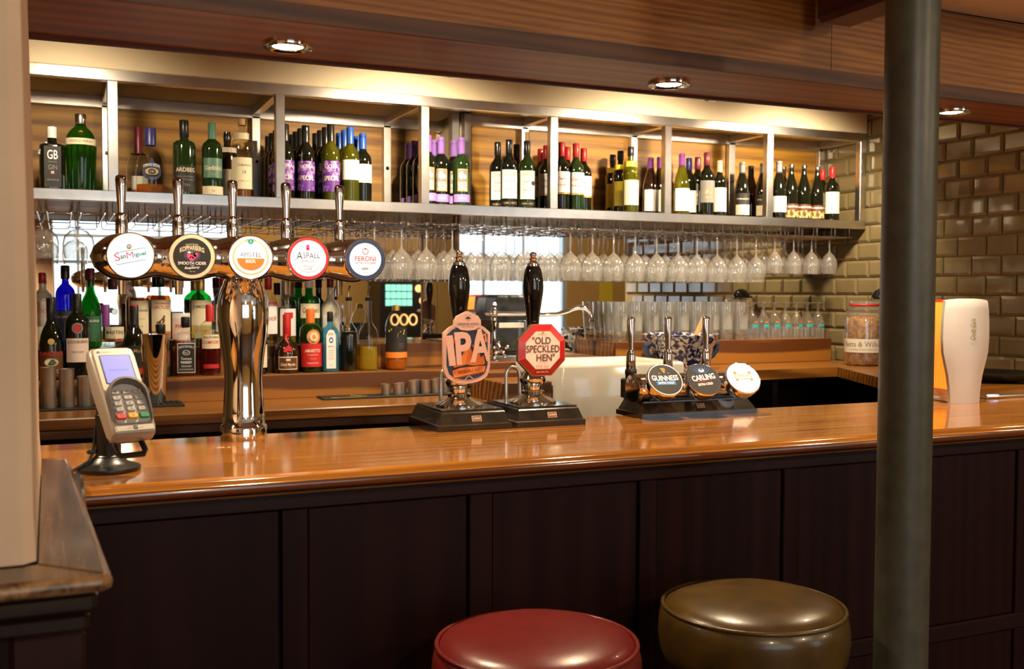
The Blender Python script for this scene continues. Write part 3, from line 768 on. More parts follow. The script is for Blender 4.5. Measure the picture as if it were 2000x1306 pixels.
# --- wines, bay by bay; a column is a file of like bottles receding into the shelf
ROWN = ['in front', 'second from front', 'third from front', 'fourth from front', 'fifth from front']
PUR = [('purple_label', .13, .52, 62, [('EXTRA', .45, .7, .05, 'ink_blush'), ('SPECIAL', .30, .8, .06, 'ink_blush')])]
BLU = [('paper_white', .30, .56, 66, [('VINA', .44, .4, .03, 'ink_grey')])]
def column(name, px, n, H, kind, gm, cap, labels, group, words, X=None, Y0=4.085, first=0, dy=.088, back=None, **k):
    x = X if X is not None else X_at(px, Y0)
    for i in range(first, n):
        g_ = gm if (i == 0 or back is None) else back
        xx, yy = settle(x, Y0+dy*i, .0365)
        bottle(name, words + ', ' + ROWN[i], kind, (xx, yy, SB), H, k.get('R', .0365), M[g_], cap, k.get('capt', (.78, 1.0)), labels if i < 3 else [], group=group, rz=k.get('rz'))
GP = 'purple-labelled wine bottles on the top shelf'
column('wine_bottle', 557, 5, .300, 'bordeaux', 'dark_bottle', 'cap_black', PUR, GP, 'dark purple-labelled wine bottle half behind the steel upright')
column('wine_bottle', 597, 4, .300, 'bordeaux', 'dark_bottle', 'cap_black', PUR, GP, 'dark purple-labelled wine bottle just right of the upright')
column('wine_bottle', 646, 4, .312, 'bordeaux', 'olive_bottle', 'cap_black', PUR, GP, 'olive purple-labelled wine bottle beside the blue-capped ones', back='dark_bottle')
GB_ = 'blue-capped white wine bottles on the top shelf'
column('wine_bottle', 684, 3, .306, 'bordeaux', 'olive_bottle', 'cap_blue', BLU, GB_, 'blue-capped olive glass wine bottle with white label')
column('wine_bottle', 714, 2, .290, 'bordeaux', 'dark_bottle', 'cap_blue', BLU, GB_, 'blue-capped dark wine bottle with white label, right of the olive ones')
def rock(t, H, R):
    p = Print(); w = R*.62
    p.rect(-w, w, .22*H, .54*H, M['ink_gold'], 0, 6).rect(-w*.9, w*.9, .23*H, .53*H, M['ink_grey'], 1, 6)
    p.disc(-w*.25, .45*H, .010, M['paper_white'], 2, 14, 1.5).disc(w*.4, .43*H, .006, M['paper_white'], 2, 12, 1.6).text('ROCK', 0, .325*H, w*1.6, .017, M['paper_white'], 2, bold=.02).text('HOPPER', 0, .26*H, w*1.6, .015, M['paper_white'], 2, bold=.02)
    p.build('label', t, R+.0012)
LIL = [('ink_lilac', .07, .18, 66, [('SHIRAZ', .125, .4, .03, 'ink_white')])]
GR = 'lilac-capped wine bottles on the top shelf'
for px, n, w_, gm in ((836, 4, 'lilac-capped dark wine bottle hidden by the third upright', 'dark_bottle'), (866, 2, 'lilac-capped dark wine bottle lettered ROCK HOPPER', 'dark_bottle'), (901, 2, 'lilac-capped green-necked wine bottle lettered ROCK HOPPER', 'dkgreen_bottle')):
    for i in range(n):
        xx, yy = settle(X_at(px, 4.085), 4.085+.088*i, .0365)
        bottle('wine_bottle', w_ + ', ' + ROWN[i], 'bordeaux', (xx, yy, SB), .295, .0365, M[gm if i == 0 else 'dark_bottle'], 'cap_purple', (.76, 1.0), LIL, group=GR, extra=rock if i < 2 else None)
CHA = [('paper_white', .15, .56, 60, [('CHATEAU', .50, .7, .04, 'ink_gold'), ('Reserve', .40, .5, .025, 'ink_grey'), ('Mendoza', .28, .5, .02, 'ink_grey')]), ('ink', .06, .11, 60, [('MALBEC', .085, .7, .02, 'ink_gold')])]
GC = 'white-labelled red wines left of the fourth upright'
def wines(lst, group):
    for (px, row, H, kind, gm, cap, labs, words, kw) in sorted(lst, key=lambda q: q[1]):
        wine('wine_bottle', words, px, row, H, kind, gm, cap, labs, group, **kw)
GLD = {'capt': (.74, .97)}
wines([(972, 1, .300, 'bordeaux', 'dark_bottle', 'cap_black', CHA, 'white-labelled black-necked wine bottle, rear left of its group of four', {}),
       (994, 0, .300, 'bordeaux', 'dark_bottle', 'cap_black', CHA, 'white-labelled black-necked wine bottle with gold rings, front left of its group', {}),
       (1009, 1, .296, 'bordeaux', 'dark_bottle', 'cap_black', CHA, 'white-labelled black-necked wine bottle peeping between two others, gold-topped', {})], GC)
def corked(t, H, R):
    G().lathe([(.0085, .99*H), (.0095, 1.0*H), (.0095, 1.13*H), (0, 1.13*H)], 14).build('cork', M['cap_cork'], t)
    Print().disc(.024, .38*H, .010, M['ink'], 3, 14).build('medal', t, R+.0014)
wine('wine_bottle', 'white-labelled dark wine bottle with a tall cork pushed in its neck', 1029, 0, .300, 'bordeaux', 'dkgreen_bottle', 'cap_black', CHA, GC, extra=corked)
RED = [('paper_white', .27, .57, 70, [('Carlos', .47, .6, .04, 'ink_red'), ('de la Sierra', .38, .6, .03, 'ink_red')]), ('ink_gold', .245, .265, 70)]
wines([(1056, 2, .296, 'bordeaux', 'dark_bottle', 'cap_red', RED, 'red-capped wine bottle left of the fourth upright, farther back', {}),
       (1067, 1, .300, 'bordeaux', 'dark_bottle', 'cap_red', RED, 'red-capped wine bottle left of the fourth upright, nearer the front', {}),
       (1097, 0, .304, 'bordeaux', 'dark_bottle', 'cap_red', RED, 'red-capped wine bottle just right of the fourth upright', {}),
       (1108, 1, .300, 'bordeaux', 'dark_bottle', 'cap_red', RED, 'red-capped wine bottle set back between two others', {}),
       (1125, 0, .304, 'bordeaux', 'dkgreen_bottle', 'cap_red', RED, 'red-capped green glass wine bottle in the front row', {}),
       (1140, 1, .298, 'bordeaux', 'dark_bottle', 'cap_red', RED, 'red-capped wine bottle, rightmost of the red-capped group', {})], 'red-capped wines around the fourth upright')
YEL = [('ink_yellow', .14, .52, 62), ('ink_yellow', .70, .78, 90)]
wines([(1197, 2, .292, 'bordeaux', 'dark_bottle', 'cap_black', YEL, 'yellow-labelled dark wine bottle, rearmost of three', {'capt': (.86, 1.0)}),
       (1212, 1, .298, 'bordeaux', 'dark_bottle', 'cap_black', YEL, 'yellow-labelled dark wine bottle, middle of three', {'capt': (.86, 1.0)}),
       (1232, 0, .306, 'bordeaux', 'olive_bottle', 'cap_black', [('paper_cream', .13, .50, 64), ('ink_yellow', .70, .78, 90)], 'yellow-green wine bottle with cream label and black cap', {'capt': (.86, 1.0)})], 'yellow-labelled wines on the top shelf')
WL = [('paper_white', .09, .45, 62)]
wines([(1271, 1, .276, 'burgundy', 'brown_bottle', 'cap_violet', WL, 'sloping-shouldered wine bottle with violet cap left of the fifth upright', {}),
       (1289, 1, .286, 'burgundy', 'brown_bottle', 'cap_violet', WL, 'sloping-shouldered wine bottle half behind the fifth upright', {}),
       (1332, 0, .290, 'burgundy', 'olive_bottle', 'cap_violet', [('paper_white', .08, .44, 66, [('ROSE', .30, .4, .03, 'ink_pink')])], 'green burgundy-shaped bottle with violet cap and white label', {}),
       (1346, 1, .286, 'bordeaux', 'dark_bottle', 'cap_navy', WL, 'navy-capped wine bottle behind the green violet-capped one', {})], 'wines around the fifth upright')
GAU = [('ink_grey', .22, .56, 66, [('GAUS', .39, .75, .06, 'ink_gold'), ('reserva', .30, .4, .02, 'ink_gold')])]
wines([(1363, .6, .298, 'bordeaux', 'dark_bottle', 'cap_burgundy', GAU, 'grey-labelled wine bottle, left and behind its twin', {}),
       (1381, 0, .304, 'bordeaux', 'dark_bottle', 'cap_burgundy', GAU, 'grey-labelled wine bottle with gold lettering in the front row', {})], 'grey-labelled wines')
wine('wine_bottle', 'slim wine bottle with cream cap and tall white label left of a back upright', 1406, 0, .270, 'bordeaux', 'dark_bottle', 'cap_cream', [('paper', .10, .52, 75)], None, R=.032)
BLK = [('paper_cream', .06, .24, 66), ('ink', .25, .44, 66, [('PINOT', .34, .8, .03, 'paper_cream')])]
wines([(1450, 0, .270, 'burgundy', 'dark_bottle', 'cap_grey', BLK, 'grey-capped burgundy-shaped bottle, left of the sixth upright', {'R': .0355}),
       (1467, 1, .268, 'burgundy', 'brown_bottle', 'cap_black', [], 'dark red burgundy-shaped bottle with black cap, in the second row', {}),
       (1490, 0, .272, 'burgundy', 'dark_bottle', 'cap_grey', BLK, 'grey-capped burgundy-shaped bottle cut by the sixth upright', {'R': .0355})], 'burgundy bottles by the sixth upright')
BRN = [('gold_label', .05, .18, 70), ('ink_brown', .18, .29, 70, [('ROBERTSON', .24, .85, .03, 'ink_white')])]
wine('wine_bottle', 'silver-capped sloping bottle with plain white label right of the sixth upright', 1522, 0, .286, 'burgundy', 'dark_bottle', 'cap_grey', [('paper_white', .13, .40, 70)], None, R=.0365)
wine('wine_bottle', 'silver-capped sloping bottle standing behind the plain white-labelled one', 1530, 1, .276, 'burgundy', 'dark_bottle', 'cap_silver', [], None)
wines([(1546, 0, .276, 'burgundy', 'dark_bottle', 'cap_silver', BRN, 'silver-topped bottle with brown and gold label, left of three', {'capt': (.93, 1.0), 'R': .0355}),
       (1571, 0, .276, 'burgundy', 'dark_bottle', 'cap_silver', BRN, 'silver-topped bottle with brown and gold label, middle of three', {'capt': (.93, 1.0), 'R': .0355}),
       (1597, 0, .272, 'burgundy', 'dark_bottle', 'cap_silver', BRN, 'silver-topped bottle with brown and gold label, right of three', {'capt': (.93, 1.0), 'R': .0355})], 'brown and gold labelled wines')
wine('wine_bottle', 'red-capped wine bottle mostly hidden behind the gold-labelled ones', 1607, 1, .274, 'bordeaux', 'dark_bottle', 'cap_red', [], None)
wine('wine_bottle', 'red-capped wine bottle with large grey-white label at the right end of the shelf', 1626, 0, .276, 'bordeaux', 'dark_bottle', 'cap_red', [('paper', .15, .54, 72)], None)

ORDS = 'first second third fourth fifth sixth seventh eighth ninth tenth eleventh twelfth thirteenth fourteenth fifteenth sixteenth seventeenth eighteenth nineteenth twentieth'.split()
ORDS += ['twenty-' + q for q in ORDS[:9]] + ['thirtieth'] + ['thirty-' + q for q in ORDS[:9]]
# ------------------------------------------------------------------ glass racks and hanging glasses
PIT, RX0 = .1125, -.053
rack_me = {}
def rack_mesh(y1):
    g = G(); w = PIT-.022; zt = 0.0; zb = -.062
    for yy in (4.055, y1):
        g.tube([(.011, yy, zt), (.011, yy, zb+.012), (.014, yy, zb+.003), (.022, yy, zb), (w, yy, zb), (w+.008, yy, zb+.003), (w+.011, yy, zb+.012), (w+.011, yy, zt)], .0026, 6)
    g.tube([(.016, 4.03, zb-.002), (.016, y1+.015, zb-.002)], .0026, 6).tube([(w+.006, 4.03, zb-.002), (w+.006, y1+.015, zb-.002)], .0026, 6)
    return g.mesh('glass_rack', M['wire'], 60)
rm_l, rm_r = rack_mesh(4.5), rack_mesh(4.30)
for i in range(-3, 33):
    x = RX0 + PIT*i
    o = obj('glass_rack', rm_l if x < 1.55 else rm_r, None, None, (x, 0, SZ0+.0215 if False else 1.7815))
    tag(o, 'thin wire stemware rack under the bottle shelf, %s from the left' % ORDS[i+3], 'glass rack', 'wire racks under the bottle shelf')
def stem_profile(h, rb, stem, rf=.034):
    b = stem
    return [(0, 0), (rf, .0008), (rf, .0022), (.010, .005), (.0042, .012), (.0036, .03), (.0036, b-.015), (.006, b-.004), (.016, b+.004), (rb*.75, b+(h-b)*.18), (rb*.97, b+(h-b)*.38), (rb, b+(h-b)*.52), (rb*.95, b+(h-b)*.75), (rb*.84, h)]
def hang(prof): return [(r, -z) for r, z in prof][::-1]
wg = G().lathe(hang(stem_profile(.235, .0485, .112, .037)), 20).mesh('wine_glass', M['hanging_glass'], 60)
wgs = G().lathe(hang(stem_profile(.190, .039, .085, .033)), 18).mesh('wine_glass', M['hanging_glass'], 60)
cg = G().lathe(hang([(0, 0), (.040, .001), (.040, .003), (.010, .007), (.005, .014), (.0045, .05), (.008, .06), (.03, .068), (.050, .09), (.0555, .118), (.0545, .145), (.048, .170)]), 24).mesh('balloon_glass', M['hanging_glass'], 60)
FZ = 1.7815-.062+.006
for i in range(11, 33):
    x = RX0 + PIT*i
    small = i >= 29
    ys = (4.080, 4.182, 4.284, 4.386, 4.488) if x < 1.58 else (4.080, 4.182, 4.284)
    if small: ys = ys[:3]
    for k, y in enumerate(ys):
        o = obj('wine_glass', wgs if small else wg, None, None, (x+random.uniform(-.003, .003), y+random.uniform(-.002, .002), FZ)); o.rotation_euler = (random.uniform(-.006, .006), random.uniform(-.006, .006), 0)
        tag(o, 'small stemmed glass hanging upside down, %s from the right end, %s' % (ORDS[32-i], ROWN[k]) if small else 'clear wine glass hanging upside down from the racks, %s from the left, %s' % (ORDS[i-11], ROWN[k]), 'wine glass', 'small hanging glasses' if small else 'hanging wine glasses')
for i, w_ in ((0, 'left'), (1, 'middle'), (2, 'right')):
    o = obj('balloon_glass', cg, None, None, (RX0-PIT-.008 + (PIT+.008)*i, 4.13, FZ))
    tag(o, 'balloon gin glass hanging upside down at the far left of the racks, %s of three' % w_, 'balloon glass', 'balloon glasses')
# ------------------------------------------------------------------ spirit bottles on the two back-bar steps
UZ, UYb, LZ, LYb = 1.2072, 4.475, 1.0982, 4.29
def up_(name, label, x, H, R, kind, gm, cap, capt, labels=(), **k):
    return bottle(name, label, kind, (x, k.pop('Y', UYb), UZ), H, R, M[gm], cap, capt, labels, **k)
def lo_(name, label, x, H, R, kind, gm, cap, capt, labels=(), **k):
    return bottle(name, label, kind, (x, k.pop('Y', LYb), LZ), H, R, M[gm], cap, capt, labels, **k)
up_('spirit_bottle', 'cream bottle with bright red cap at the far left of the rear row', -.062, .300, .036, 'spirit', 'cream_bottle', 'cap_red', (.86, 1.0), [('steel_dull', .30, .62, 66, [('COCO', .5, .6, .05, 'ink_red')])], rz=0)
up_('spirit_bottle', 'cobalt blue spirit bottle with dark cap in the rear row', .022, .330, .037, 'spirit', 'blue_bottle', 'cap_black', (.84, 1.0), [('ink_navy', .10, .45, 66, [('HARVEYS', .38, .8, .03, 'ink_gold')])], rz=0, capr=1.35)
up_('spirit_bottle', 'emerald green spirit bottle with dark cap in the rear row', .116, .320, .040, 'round', 'emerald_bottle', 'cap_burgundy', (.85, 1.0), [('ink_green', .08, .40, 62, [('GENUINE', .34, .7, .03, 'ink_white')])], rz=0, capr=1.25)
up_('spirit_bottle', 'clear tapering bottle with round silver seal and band label in the rear row', .203, .280, .038, 'pouring', 'clear_bottle', 'cap_burgundy', (.84, 1.0), [('paper_cream', .08, .30, 66, [('MARTINI', .22, .8, .05, 'ink')]), ('ink_red', .08, .13, 66)], rz=0,
    extra=lambda t, H, R: G().lathe([(0, .003), (.010, .003), (.012, 0)], 18).build('seal', M['cap_silver'], t).__setattr__('matrix_local', mv(0, -R*.95, .52*H) @ rot('X', 90)))
up_('whisky_bottle', 'amber whisky bottle with gold cap and tall cream label in the rear row', .299, .288, .040, 'spirit', 'clear_bottle', 'cap_gold', (.86, 1.0), [('paper_cream', .10, .66, 58, [('GLENMORANGIE', .52, .85, .03, 'ink'), ('highland', .40, .5, .02, 'ink_grey'), ('malt', .3, .3, .02, 'ink_grey')])], liquid=('amber_liquid', .70), rz=0)
def bird(t, H, R):
    p = Print(); z = .38*H; s = .85
    pts = [(-.022, -.016), (-.012, -.020), (.002, -.022), (.012, -.014), (.015, -.002), (.013, .010), (.017, .016), (.014, .022), (.008, .021), (.006, .012), (-.002, .003), (-.012, -.006), (-.026, -.010)]
    p.poly([(a*s, z+b*s) for a, b in pts][::-1][::-1], M['ink_brown'], 1).line([(0, z-.019), (0, z-.027)], .002, M['ink_brown'], 1)
    p.build('print', t, R+.0018)
up_('whisky_bottle', 'amber whisky bottle with a red grouse pictured on its label in the rear row', .383, .293, .043, 'spirit', 'clear_bottle', 'cap_black', (.84, 1.0), [('paper_cream', .12, .66, 58, [('THE FAMOUS', .61, .7, .025, 'ink_red'), ('GROUSE', .555, .8, .045, 'ink_red')]), ('ink_orange', .12, .22, 58)], liquid=('amber_liquid', .72), rz=0, extra=bird)
up_('spirit_bottle', 'clear spirit bottle with pinkish tilted label beside the green whiskey', .462, .278, .040, 'pouring', 'clear_bottle', 'cap_silver', (.88, 1.0), [('ink_blush', .10, .42, 60, [('PINK', .3, .6, .06, 'ink_red')]), ('paper_white', .42, .50, 60)], liquid=('red_liquid', .10), rz=0)
up_('whiskey_bottle', 'green whiskey bottle with yellow label behind the red-capped liqueur', .544, .291, .045, 'spirit', 'emerald_bottle', 'cap_gold', (.80, 1.0), [('paper_cream', .12, .66, 62, [('JAMESON', .56, .85, .06, 'ink_green'), ('triple distilled', .22, .6, .02, 'ink_red')]), ('ink_yellow', .12, .30, 62)], rz=0)
up_('vodka_bottle', 'clear vodka bottle with red cap just left of the chrome font column', .636, .290, .038, 'spirit', 'clear_bottle', 'cap_red', (.84, 1.0), [('paper_white', .20, .60, 60, [('VODKA', .5, .7, .05, 'ink_brown')])], rz=0, capr=1.2)
up_('vodka_bottle', 'clear vodka bottle with red cap and red band just right of the font column', .825, .296, .039, 'spirit', 'clear_bottle', 'cap_red', (.80, 1.0), [('paper_white', .16, .60, 60, [('SMIRNOFF', .38, .8, .06, 'ink_red')]), ('ink_red', .56, .62, 60)], rz=0, capr=1.2)
up_('rum_bottle', 'clear rum bottle with dark red cap behind the red-ribboned liqueur', .905, .268, .040, 'spirit', 'clear_bottle', 'cap_burgundy', (.80, 1.0), [('paper_white', .14, .58, 55, [('RUM', .48, .4, .06, 'ink_red')]), ('ink_red', .42, .52, 28)], liquid=('pale_liquid', .5), rz=0)
up_('gin_bottle', 'green gin bottle with cream label and white cap in the rear row', 1.002, .286, .047, 'shoulder', 'emerald_bottle', 'cap_white', (.86, 1.0), [('paper_cream', .40, .62, 62, [("Gordon's", .52, .75, .08, 'ink')])], rz=0)
up_('rum_bottle', 'opaque white coconut rum bottle with dark cap at the right of the rear row', 1.096, .288, .042, 'pouring', 'cream_bottle', 'cap_burgundy', (.86, 1.0), [('paper_white', .10, .44, 60)], rz=0,
    extra=lambda t, H, R: Print().disc(.006, .28*H, .013, M['ink_yellow'], 1, 18).disc(.002, .25*H, .009, M['ink_red'], 2, 14).line([(-.02, .40*H), (-.006, .46*H), (.002, .40*H)], .003, M['ink_brown'], 1).line([(.004, .41*H), (.014, .47*H), (.02, .40*H)], .003, M['ink_brown'], 1).build('print', t, R+.0014))
# front row
def oval(t, H, R):
    Print().disc(0, .215*H, .026, M['ink_gold'], 2, 24, .62).disc(0, .215*H, .023, M['paper_cream'], 3, 24, .58).disc(.004, .21*H, .012, M['ink_green'], 4, 16, .5).disc(0, .47*H, .012, M['ink_gold'], 1, 20).build('print', t, R+.0012)
lo_('liqueur_bottle', 'brown cream-liqueur bottle with oval landscape label at the far left front', -.031, .310, .045, 'round', 'dark_bottle', 'cap_black', (.76, 1.0), [('ink_brown', .04, .34, 62, [('BAILEYS', .325, .9, .05, 'ink_red'), ('THE ORIGINAL', .12, .6, .018, 'paper_cream'), ('irish cream', .09, .5, .015, 'paper_cream')])], rz=0, extra=oval)
lo_('port_bottle', 'dark port bottle with red wax seal and pink-cream label in the front row', .061, .326, .045, 'spirit', 'dark_bottle', 'cap_black', (.80, 1.0), [('ink_blush', .20, .48, 58, [("COCKBURN'S", .44, .85, .035, 'ink'), ('FINE RUBY', .32, .5, .02, 'ink_grey')])], rz=0,
    extra=lambda t, H, R: Print().disc(0, .60*H, .013, M['ink_red'], 1, 20).ring(0, .60*H, .014, .021, M['ink_grey'], 1, 24).build('seal', t, R+.0012))
lo_('spirit_bottle', 'clear bottle with purple neck foil behind the card terminal', .164, .284, .040, 'round', 'clear_bottle', 'cap_violet', (.70, 1.0), [('paper_cream', .10, .32, 60)], liquid=('amber_liquid', .35), rz=0)
lo_('liqueur_bottle', 'near-black coffee liqueur bottle with red-topped cap, right of the card terminal', .268, .284, .047, 'round', 'dark_bottle', 'cap_black', (.68, .985), [('ink', .10, .44, 60, [('Tia Maria', .37, .75, .05, 'ink_gold')]), ('ink_red', .05, .13, 45)], rz=0,
    extra=lambda t, H, R: G().lathe([(.0165, .985*H), (.0165, 1.0*H), (0, 1.003*H)], 16).build('cap_top', M['cap_red'], t))
lo_('liqueur_bottle', 'broad black bottle standing behind the steel shaker', .366, .207, .047, 'shoulder', 'dark_bottle', 'cap_black', (.84, 1.0), [('ink_brown', .2, .5, 40)], rz=0)
def jack(t, H, R):
    p = Print(); w = R*.78
    p.rect(-w, w, .06*H, .56*H, M['ink_white'], 0).rect(-w*.95, w*.95, .07*H, .55*H, M['ink'], 1)
    p.text("JACK DANIEL'S", 0, .50*H, w*1.7, .012, M['ink_white'], 2, bow=.004).ring(0, .40*H, .012, .014, M['ink_white'], 2, 24, sy=.7).text('No.7', 0, .40*H, .014, .008, M['ink_white'], 2)
    p.text('Tennessee', 0, .30*H, w*1.2, .010, M['ink_white'], 2).text('WHISKEY', 0, .235*H, w*1.3, .010, M['ink_white'], 2, bold=.02).text('SOUR MASH', 0, .17*H, w*1.1, .007, M['ink_white'], 2).rect(-w*.8, w*.8, .10*H, .13*H, M['ink_grey'], 2)
    p.build('label', t, None, mv(0, -R-.0006, 0))
lo_('whiskey_bottle', 'square whiskey bottle with black label reading No.7, beside the shaker', .461, .235, .043, 'shoulder', 'clear_bottle', 'cap_black', (.82, 1.0), [], liquid=('amber_liquid', .60), sq=True, rz=-.05, extra=jack)
lo_('liqueur_bottle', 'red-capped liqueur bottle with white shield label left of the font column', .556, .284, .044, 'spirit', 'clear_bottle', 'cap_red', (.76, 1.0), [('paper_cream', .38, .58, 50, [('SOUTHERN', .54, .8, .03, 'ink'), ('COMFORT', .47, .95, .05, 'ink_red')]), ('ink_red', .10, .16, 42)], liquid=('red_liquid', .52), rz=0)
lo_('spirit_bottle', 'dark bottle with cream label half hidden behind the font column', .745, .262, .042, 'spirit', 'dark_bottle', 'cap_black', (.8, 1.0), [('paper_cream', .10, .46, 55)], rz=0)
def ribbon(t, H, R):
    G().tube([(-.003, -.016, .66*H), (-.008, -.022, .58*H), (.004, -.03, .50*H), (0, -R*.80, .42*H)], [.006, .005, .005, .008], 8).build('ribbon', M['cap_red'], t)
    Print().disc(0, .385*H, .019, M['ink_red'], 1, 20).build('wax_seal', t, R*.97)
    p = Print(); w = .042
    p.rect(-w, w, .065*H, .285*H, M['paper_cream'], 0, 10).rect(-w*.93, w*.93, .08*H, .27*H, M['ink_brown'], 1, 10).text('Grand Marnier', 0, .155*H, w*1.5, .013, M['paper_cream'], 2, bold=.015).text('LIQUEUR', 0, .105*H, w*.7, .006, M['ink_gold'], 2).rect(-w*.2, w*.2, .215*H, .25*H, M['paper_cream'], 2, 3)
    p.build('label', t, R+.0012)
lo_('liqueur_bottle', 'squat brown liqueur bottle with red ribbon and wax seal right of the font column', .867, .243, .053, 'squat', 'brown_bottle', 'cap_red', (.62, 1.0), [], rz=-.1, extra=ribbon, capr=1.15)
def amar(t, H, R):
    Print().disc(.004, .565*H, .030, M['ink_orange'], 1, 28).ring(.004, .565*H, .018, .0205, M['paper_cream'], 2, 28).disc(.004, .565*H, .016, M['paper_cream'], 2, 24).disc(.004, .565*H, .008, M['ink_orange'], 3, 16).ring(.004, .565*H, .0285, .0305, M['ink_gold'], 2, 28).build('print', t, R+.0016)
lo_('liqueur_bottle', 'almond liqueur bottle with broad red label and orange roundel', .966, .266, .046, 'spirit', 'green_bottle', 'cap_orange', (.76, 1.0), [('ink_red', .09, .46, 70, [('AMARETTO', .345, .6, .05, 'ink_blush'), ('originale', .28, .4, .02, 'ink_blush'), ('1525', .22, .25, .03, 'ink_gold'), ('liquore', .15, .4, .03, 'ink_blush')])], liquid=('red_liquid', .5), rz=0, extra=amar, capr=1.2)
def bombay(t, H, R):
    p = Print(); w = R*.62
    p.poly([(-w, .05*H), (w, .05*H), (w, .62*H), (w*.6, .70*H), (0, .72*H), (-w*.6, .70*H), (-w, .62*H)], M['ink_navy'], 0).poly([(-w*.92, .058*H), (w*.92, .058*H), (w*.92, .615*H), (w*.55, .69*H), (0, .71*H), (-w*.55, .69*H), (-w*.92, .615*H)], M['paper_white'], 1)
    p.text('BOMBAY', 0, .635*H, w*1.1, .010, M['ink_navy'], 2, bow=.003).disc(0, .53*H, .009, M['ink_blue'], 2, 20, 1.4).disc(0, .53*H, .005, M['paper_white'], 3, 16, 1.2).text('Sapphire', 0, .43*H, w*1.2, .010, M['ink_navy'], 2, bow=.003)
    for k in range(5): p.text('distilled', 0, (.36-.035*k)*H, w*(1.1-.1*(k % 2)), .0045, M['ink_grey'], 2)
    p.text('70cl', 0, .11*H, w*.5, .005, M['ink_grey'], 2)
    p.build('label', t, None, mv(0, -R*1.0-.0006, 0))
lo_('gin_bottle', 'square sky-blue gin bottle with tall white arched label', 1.050, .253, .035, 'spirit', 'aqua_bottle', 'cap_black', (.84, 1.0), [], sq=True, rz=-.12, extra=bombay)
def spout(t, H, R):
    G().lathe([(.0135, H*.999), (.0145, H+.002), (.0145, H+.012), (.008, H+.016), (0, H+.016)], 14).build('stopper', M['cap_black'], t)
    G().tube([(0, 0, H+.012), (0, 0, H+.04), (.006, 0, H+.065)], .0042, 8).build('spout', M['chrome'], t)
lo_('syrup_bottle', 'bottle of near-black syrup with steel pouring spout', 1.131, .300, .038, 'pouring', 'clear_bottle', None, (.9, 1.0), [], liquid=('dark_bottle', .56), rz=0, extra=spout)
lo_('syrup_bottle', 'clear bottle half full of yellow cordial with steel pouring spout', 1.217, .300, .042, 'pouring', 'clear_bottle', None, (.9, 1.0), [], liquid=('pale_liquid', .34), rz=0, extra=spout)
def schw(t, H, R):
    p = Print()
    p.rect(-R*1.4, R*1.4, .28*H, .665*H, M['ink'], 0, 16).rect(-R*1.4, R*1.4, .19*H, .28*H, M['ink_orange'], 0, 16)
    p.poly([(-.002, .50*H), (.03, .55*H), (.034, .63*H), (.012, .60*H), (.0, .565*H)], M['ink_yellow'], 1).text('Schweppes', .016, .575*H, .030, .010, M['ink'], 2, rot=18).poly([(-.042, .585*H), (-.026, .62*H), (-.026, .65*H), (-.042, .62*H)], M['ink_yellow'], 1)
    for k in range(3): p.text('cordial', .014, (.41-.03*k)*H, .024, .004, M['ink_grey'], 1)
    p.build('label', t, R+.001)
lo_('cordial_bottle', 'plastic orange cordial bottle with black and orange label and gold cap', 1.342, .280, .047, 'plastic', 'clear_bottle', 'cap_gold', (.92, 1.0), [], liquid=('orange_liquid', .22), rz=-.15, extra=schw, capr=1.1)

# ------------------------------------------------------------------ small ware on the back counter
def cup(name, label, x, y, z, r, h, mat, group=None, taper=1.0, n=22):
    g = G().lathe([(0, .002), (r*taper*.96, 0), (r*taper, .002), (r, h-.002), (r+.0008, h), (r-.001, h), (r*taper-.002, .004), (0, .004)], n)
    o = g.build(name, M[mat], loc=(x, y, z)); return tag(o, label, 'cup', group)
mats = G().cbox(-.30, .20, 4.06, 4.186, 1.0002, 1.006, .002).build('bar_mat', M['black_rubber']); tag(mats, 'black rubber bar mat under the steel tins at the left', 'bar mat')
for i, (x, y, h, w_) in enumerate(((-.042, 4.115, .150, 'tallest, at the left'), (.02, 4.13, .142, 'middle one'), (.082, 4.14, .112, 'shortest, beside the terminal'))):
    cup('steel_tin', 'cylindrical brushed steel tin on the bar mat, ' + w_, x, y, 1.0062, .0265, h, 'steel_dull', 'steel tins')
m2 = G().cbox(.25, .43, 4.04, 4.186, 1.0002, 1.008, .002).build('bar_mat', M['black_rubber']); tag(m2, 'black ribbed rubber mat under the cocktail shaker', 'bar mat')
for k in range(9): G().cbox(.255+.019*k, .266+.019*k, 4.045, 4.18, 1.0081, 1.0105, .001).build('rib', M['black_rubber'], m2)
cup('cocktail_shaker', 'tall tapered polished steel cocktail shaker tin on a rubber mat', .33, 4.12, 1.0107, .0545, .262, 'chrome', None, .68, 32)
m3 = G().cbox(.965, 1.56, 4.065, 4.180, 1.0002, 1.007, .002).build('bar_mat', M['black_rubber']); tag(m3, 'long black bar mat under the row of steel thimble measures', 'bar mat')
Print().rect(1.0, 1.13, 1.0, 1.004, M['ink_yellow']).build('printed_stripe', m3, None, Matrix(((1,0,0,0),(0,0,1,3.078),(0,-1,0,1.0074),(0,0,0,1))))
p = Print().rect(1.0, 1.12, 4.075, 4.083, M['ink_yellow']).line([(1.10, 4.15), (1.155, 4.085)], .008, M['ink_yellow'], 1)
p.build('printed_stripe', m3, None, Matrix(((1,0,0,0),(0,0,1,0),(0,-1,0,1.0073),(0,0,0,1))))
for k in range(7): G().box(1.215+.05*k, 1.262+.05*k, 4.0655, 4.069, 1.0071, 1.0078).build('edge_strip', M['cap_silver'], m3)
TH = [(1.245, 4.125, .045), (1.294, 4.115, .046), (1.322, 4.150, .046), (1.362, 4.12, .056), (1.392, 4.155, .056), (1.414, 4.11, .058), (1.462, 4.118, .058), (1.512, 4.125, .058), (1.487, 4.158, .06), (1.545, 4.15, .06)]
